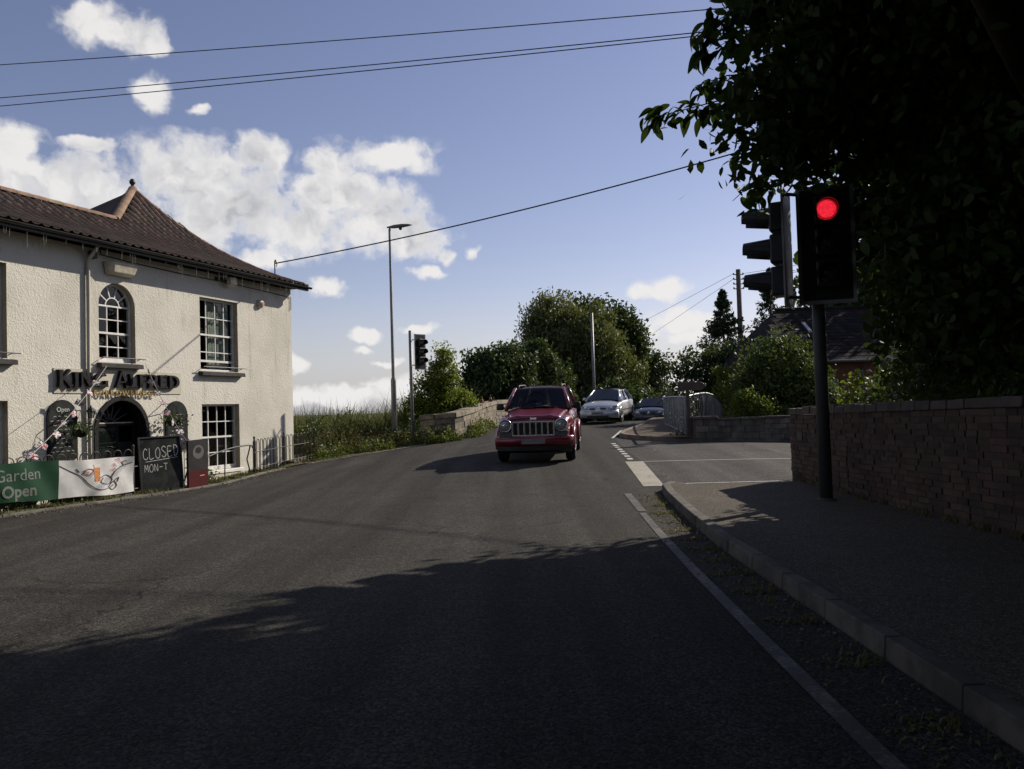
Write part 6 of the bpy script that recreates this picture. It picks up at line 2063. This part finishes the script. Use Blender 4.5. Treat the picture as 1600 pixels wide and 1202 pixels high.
def weed_patch(name, label, cx, cy, rx_, ry_, h, n_, mt, seed, leaf=.1, cat='weeds', kind=None):
    rng = np.random.default_rng(seed)
    nst = max(6, n_ // 22)
    a = rng.uniform(0, 2 * math.pi, nst); r_ = np.sqrt(rng.uniform(0, 1, nst))
    X, Y_ = cx + np.cos(a) * r_ * rx_, cy + np.sin(a) * r_ * ry_
    Hh = h * (1 - .55 * r_ ** 2) * rng.uniform(.5, 1.15, nst)
    per = n_ // nst
    t = rng.uniform(.05, 1, (nst, per))
    ln = rng.normal(size=(nst, 2)) * .25
    P = np.stack([X[:, None] + ln[:, :1] * t * Hh[:, None], Y_[:, None] + ln[:, 1:] * t * Hh[:, None], g(X, Y_)[:, None] - .12 + t * Hh[:, None]], 2).reshape(-1, 3)
    P += rng.normal(size=P.shape) * leaf * .6
    z0 = G(cx, cy) - .1
    root = empty(name, (cx, cy, z0), label=label, cat=cat)
    m = MB()
    for k in range(min(nst, 14)):
        m.tube([(X[k], Y_[k], z0 - .05), (X[k] + ln[k, 0] * Hh[k], Y_[k] + ln[k, 1] * Hh[k], z0 + Hh[k] * .95)], [.008, .003], 4)
    m.build('stems', 'bark', root, kind='stuff')
    mesh_obj('leaves', leaves_mesh('leaves', P, leaf, rng, mt), root, kind='stuff')
    return root


weed_patch('bramble', 'brown and green bramble at the pub corner behind the hooped railing', -6.0, 28.2, 1.3, 1.0, 1.0, 2600, 'bramble_brown', 51, .11)
weed_patch('bramble', 'green weeds with white flowers at the end of the hooped railing', -5.95, 26.4, .6, .75, .62, 1500, 'leaf_bramble', 52, .09)
weed_patch('bramble', 'dark bramble thicket in front of the reeds, left of the street lamp', -6.2, 30.4, 1.9, .8, 1.25, 4200, 'bramble_brown', 50, .12)
weed_patch('bramble', 'brambly weeds around the foot of the street lamp', -4.6, 29.6, 1.2, .7, .75, 2400, 'bramble_brown', 53, .11)
weed_patch('bramble', 'bright weeds at the foot of the far signal, against the parapet end', -2.7, 28.4, 1.0, .55, .66, 2200, 'leaf_bramble', 54, .1)
weed_patch('bramble', 'sunlit weeds growing along the lit face of the parapet', -1.42, 30.6, .42, 1.6, .60, 2400, 'leaf_bramble', 55, .1)
weed_patch('bramble', 'weeds farther along the parapet beside the red car', -1.05, 33.6, .35, 1.6, .55, 1600, 'leaf_bramble', 56, .1)
weed_patch('bramble', 'lush green scrub spilling onto the gravel verge', -4.9, 27.6, .9, .55, .55, 1900, 'leaf_bramble', 67, .1)
weed_patch('bramble', 'dark scrub between the street lamp and the far signal', -3.9, 30.4, .8, .6, 1.15, 2600, 'leaf_dark', 68, .12)
for k, (t_, lb) in enumerate(((-.2, 'left-hand part'), (.25, 'middle part'), (.72, 'right-hand part'))):
    p_ = fence_pt(t_, -.85, 0)
    weed_patch('low_hedge', lb + ' of the low dark hedge behind the banner railing', p_.x, p_.y, .4, .6, .8, 1700, 'leaf_dark', 80 + k, .09, 'hedge')  # leafy fill added so no pale wall shows under the banner
for k, (x_, y_, h_, mt_, lb) in enumerate(((-9.2, 32.2, 1.25, 'leaf_bramble', 'rough green scrub right beside the pub corner, before the reeds'), (-7.6, 31.6, 1.45, 'leaf_dark', 'dark shrub in the scrub between pub corner and street lamp'), (-5.6, 31.4, 1.1, 'leaf_bramble', 'pale green scrub just left of the street lamp'), (-6.6, 33.0, 1.7, 'leaf_mid', 'taller bush standing in the reeds left of the street lamp'))):
    weed_patch('scrub', lb, x_, y_, .95, .7, h_, 2600, mt_, 90 + k, .12, 'scrub')
weed_patch('climber', 'thin climbing rose beside the maroon sign board', -7.3, 19.3, .22, .3, 1.0, 420, 'leaf_mid', 57, .08, 'plant')
weed_patch('weed_clump', 'yellowish weeds at the foot of the grey railing', 5.08, 24.9, .25, .5, .5, 600, 'leaf_bramble', 58, .08)
weed_patch('weed_clump', 'small weed at the foot of the low stone wall', 8.15, 23.85, .18, .12, .45, 120, 'leaf_bramble', 59, .07)
# white flowers
m = MB(); rnd = random.Random(5)
for k in range(14):
    m.lathe([(.025, 0), (.03, .01), (.005, .02)], (-6.0 + rnd.uniform(-.45, .45), 26.2 + rnd.uniform(-.4, .4), .35 + rnd.uniform(0, .28)), n=6)
m.build('white_flowers', 'flag_white', label='scattered white flowers among the weeds by the railing', cat='flowers', kind='stuff')


def grass_line(name, label, xs, ys, spread, h, n_, mt, seed, w=.006, lean=.9, zoff=0.0):
    rng = np.random.default_rng(seed)
    t = rng.uniform(0, 1, n_)
    # clumped along the line
    t = (t + .02 * np.sin(t * 90)) % 1
    u = np.interp(t, np.linspace(0, 1, len(xs)), xs) + rng.normal(size=n_) * spread
    v = np.interp(t, np.linspace(0, 1, len(ys)), ys)
    B_ = np.stack([u, v, g(u, v) + zoff], 1)
    dens = (np.sin(v * 2.3) + np.sin(v * 5.1 + 1) + np.sin(v * .9 + 2)) * .33
    B_ = B_[rng.uniform(-1.1, .9, n_) < dens + .15]
    mesh_obj(name, blades_mesh(name, B_, h, w, lean, rng, mt), kind='stuff', label=label, cat='grass')


grass_line('gutter_grass', 'dry grass and weeds in the gutter below the right-hand kerb', [2.02, 2.02, 2.08, 2.3], [2.5, 7, 10, 13.6], .06, .06, 800, 'dry_grass', 61)
grass_line('gutter_litter', 'flattened dry litter beside the worn edge line', [1.85, 1.9, 1.95, 2.15], [2.5, 7, 10, 13.6], .10, .025, 2200, 'dry_grass', 62, .008, 3.0)
grass_line('verge_grass', 'mossy grass strip along the foot of the pub railing', list(XL(np.arange(11, 27, 1.)) - .32), list(np.arange(11, 27, 1.)), .13, .10, 5200, 'moss', 63, .008, 1.2, .02)
grass_line('verge_grass', 'grass on the gravelly verge before the bridge', [-6.2, -5.0, -3.2, -2.2], [27.0, 28.4, 28.6, 28.4], .3, .22, 1500, 'grass', 64, .01, .8)
grass_line('pavement_weeds', 'weeds along the foot of the brick wall', [4.82, 4.9, 5.0], [14.0, 10, 6], .05, .14, 700, 'dry_grass', 65, .008, 1.0, .1)
grass_line('kerb_weeds', 'moss and weeds along the kerb at the side road', [3.0, 4.7], [14.43, 14.4], .05, .07, 10, 'moss', 66)

# scattered grit and litter on the gravel edge
m = MB(); rnd = random.Random(8)
for k in range(260):
    y = rnd.uniform(3, 14); x = float(XR(y)) - abs(rnd.gauss(0, .16)) - .02; s_ = rnd.uniform(.006, .018)
    m.box((x, y, G(x, y) + s_ * .3), (s_ * 1.4, s_, s_ * .7), rz=rnd.uniform(0, 3))
for k in range(700):
    y = rnd.uniform(12, 27); x = float(XL(y)) + abs(rnd.gauss(0, .25)); s_ = rnd.uniform(.008, .022)
    m.box((x, y, G(x, y) + s_ * .3), (s_ * 1.4, s_, s_ * .7), rz=rnd.uniform(0, 3))
m.build('grit', 'gravel', kind='stuff', fix=False, label='loose grit along the road edges', cat='grit')

# ------------------------------------------------------------------ the big tree overhanging the right footway
ot, OC, OF = tree('overhanging_tree', 'huge dark broad-leaved tree overhanging the footway and signal at right', (9.2, 11.2),
                  [(9.9, 10.3, 6.4, 5.0, 2.9, 3.6), (6.8, 5.2, 4.6, 1.5, 2.6, 2.2), (9.0, 10.4, 4.6, 4.0, 3.0, 2.4), (5.4, 10.0, 6.2, 2.1, 1.7, 1.35), (6.3, 9.6, 3.5, 1.75, 1.5, 1.35), (7.2, 9.0, 5.0, 2.2, 1.8, 1.8),
                   (4.6, 10.0, 7.4, 1.2, 1.3, .9), (3.98, 10.1, 4.98, 1.0, .6, .57), (6.2, 11.9, 4.4, 1.8, .85, 1.3), (6.6, 8.0, 6.6, 1.8, 1.4, 1.6), (6.7, 11.2, 3.1, 1.5, 1.6, 1.3), (7.2, 9.0, 3.2, 1.6, 1.6, 1.3), (8.4, 11, 3.4, 2.2, 2.2, 1.6), (5.6, 9.9, 5.5, 1.7, 1.2, .9), (3.35, 10.1, 4.65, .46, .33, .39), (3.45, 9.85, 5.33, .75, .42, .37), (4.1, 10.3, 6.5, .9, .7, .6), (5.2, 6.2, 8.0, 3.4, 3.2, 1.6), (1.2, 3.6, 8.0, 4.4, 3.4, 1.6), (5.0, 2.0, 8.4, 4.0, 3.0, 1.8), (2.6, 6.9, 7.9, 2.9, 2.1, .8), (-1.2, 3.6, 8.2, 3.0, 2.8, 1.2), (-2.0, -.5, 8.0, 3.6, 2.6, 1.4)], 2400, 115, .18, 'leaf_near', 71, .38, .30, shell=.35, limbs=26, full=True, thin=.36,  # lobes above and behind the frame are unseen, added to shade the foreground
                  prune=lambda x, y, z: (y < 11.5) & (x > .33 * y) & (x < .43 * y) & (z < 1.55 + .258 * y))     # cut back so that drivers can see the signal
tree('shade_tree', 'unseen spreading tree added behind the viewer to shade the near footway', (7.2, -3.0),  # out of view, added to keep sky light off the foreground
     [(5.5, -2.0, 6.0, 4.6, 4.2, 3.2), (1.0, -1.0, 7.2, 4.2, 3.6, 2.0), (3.0, -6.5, 5.0, 5.0, 3.0, 3.6), (8.5, 2.5, 4.2, 2.4, 3.4, 2.6)], 520, 80, .3, 'leaf_near', 72, .35, .45, shell=.35, limbs=18)
tree('shade_tree', 'unseen round-headed tree added behind the viewer to block sky light', (-10.5, -6.0),  # also unseen, added to cut sky light from behind on the left
     [(-9.0, -6.0, 4.8, 4.5, 3.6, 3.8), (-4.0, -9.0, 4.2, 4.5, 3.0, 3.6)], 330, 80, .32, 'leaf_near', 73, .35, .45, shell=.35, limbs=14)
# sprays of single large leaves along the outer branches
LEAFM = []
rng = np.random.default_rng(5)
for k in range(5):
    m = MB(); L, w = .20, .085
    n_ = 6; rows_ = []
    for j in range(n_ + 1):
        f = j / n_; hw = w / 2 * math.sin(math.pi * min(.97, max(.03, f)) ** .85) ** .8 + .001; bend = -.05 * f * f * (1 + k * .3)
        rows_.append([(-hw, f * L, bend + hw * .35), (0, f * L, bend), (hw, f * L, bend + hw * .35)])
    m.loft(rows_, closed=False, cap=False)
    LEAFM.append(m.mesh('leaf', 'leaf_near', smooth=True))
inv = chain(ot).inverted()
rnd = random.Random(17)
SPR = [  # (start, end) of outer twigs, leaf count
    ((3.7, 10.5, 5.55), (1.92, 10.5, 5.26), 100), ((3.3, 10.4, 5.75), (2.45, 10.35, 5.60), 34), ((3.9, 10.2, 6.9), (2.45, 10.3, 6.25), 60), ((2.7, 10.3, 6.5), (2.5, 10.25, 5.95), 34),
    ((3.6, 10.2, 6.35), (2.75, 10.2, 6.05), 22), ((3.8, 10.7, 5.0), (2.95, 10.7, 4.75), 14), ((3.75, 10.8, 4.75), (3.0, 10.8, 4.22), 14), ((3.7, 10.9, 4.5), (3.2, 10.85, 4.12), 10), ((4.2, 10.6, 6.9), (3.3, 10.5, 6.75), 6), ((4.1, 10.5, 5.2), (3.2, 10.5, 5.15), 6)]
for a, b, cnt in SPR:
    a, b = Vector(a), Vector(b)
    m = MB(); m.tube([a, a.lerp(b, .5) + Vector((0, 0, .06)), b], [.016, .010, .004], 5); m.build('twig', 'bark', ot)
    for k in range(cnt):
        f = rnd.uniform(.05, 1.03); p = a.lerp(b, f) + Vector((rnd.gauss(0, .05), rnd.gauss(0, .06), rnd.gauss(.0, .06)))
        d = (b - a).normalized() * .7 + Vector((rnd.gauss(0, .6), rnd.gauss(0, .6), -.45 + rnd.gauss(0, .55)))
        d.normalize(); s_ = d.cross(Vector((rnd.gauss(0, .5), rnd.gauss(0, .5), 1))).normalized()
        sc_ = rnd.uniform(.85, 1.3)
        M4 = frame4(p, s_, d) @ Matrix.Scale(sc_, 4)
        link_copy('leaf', LEAFM[k % 5], ot, inv @ M4)
bpy.context.view_layer.update()
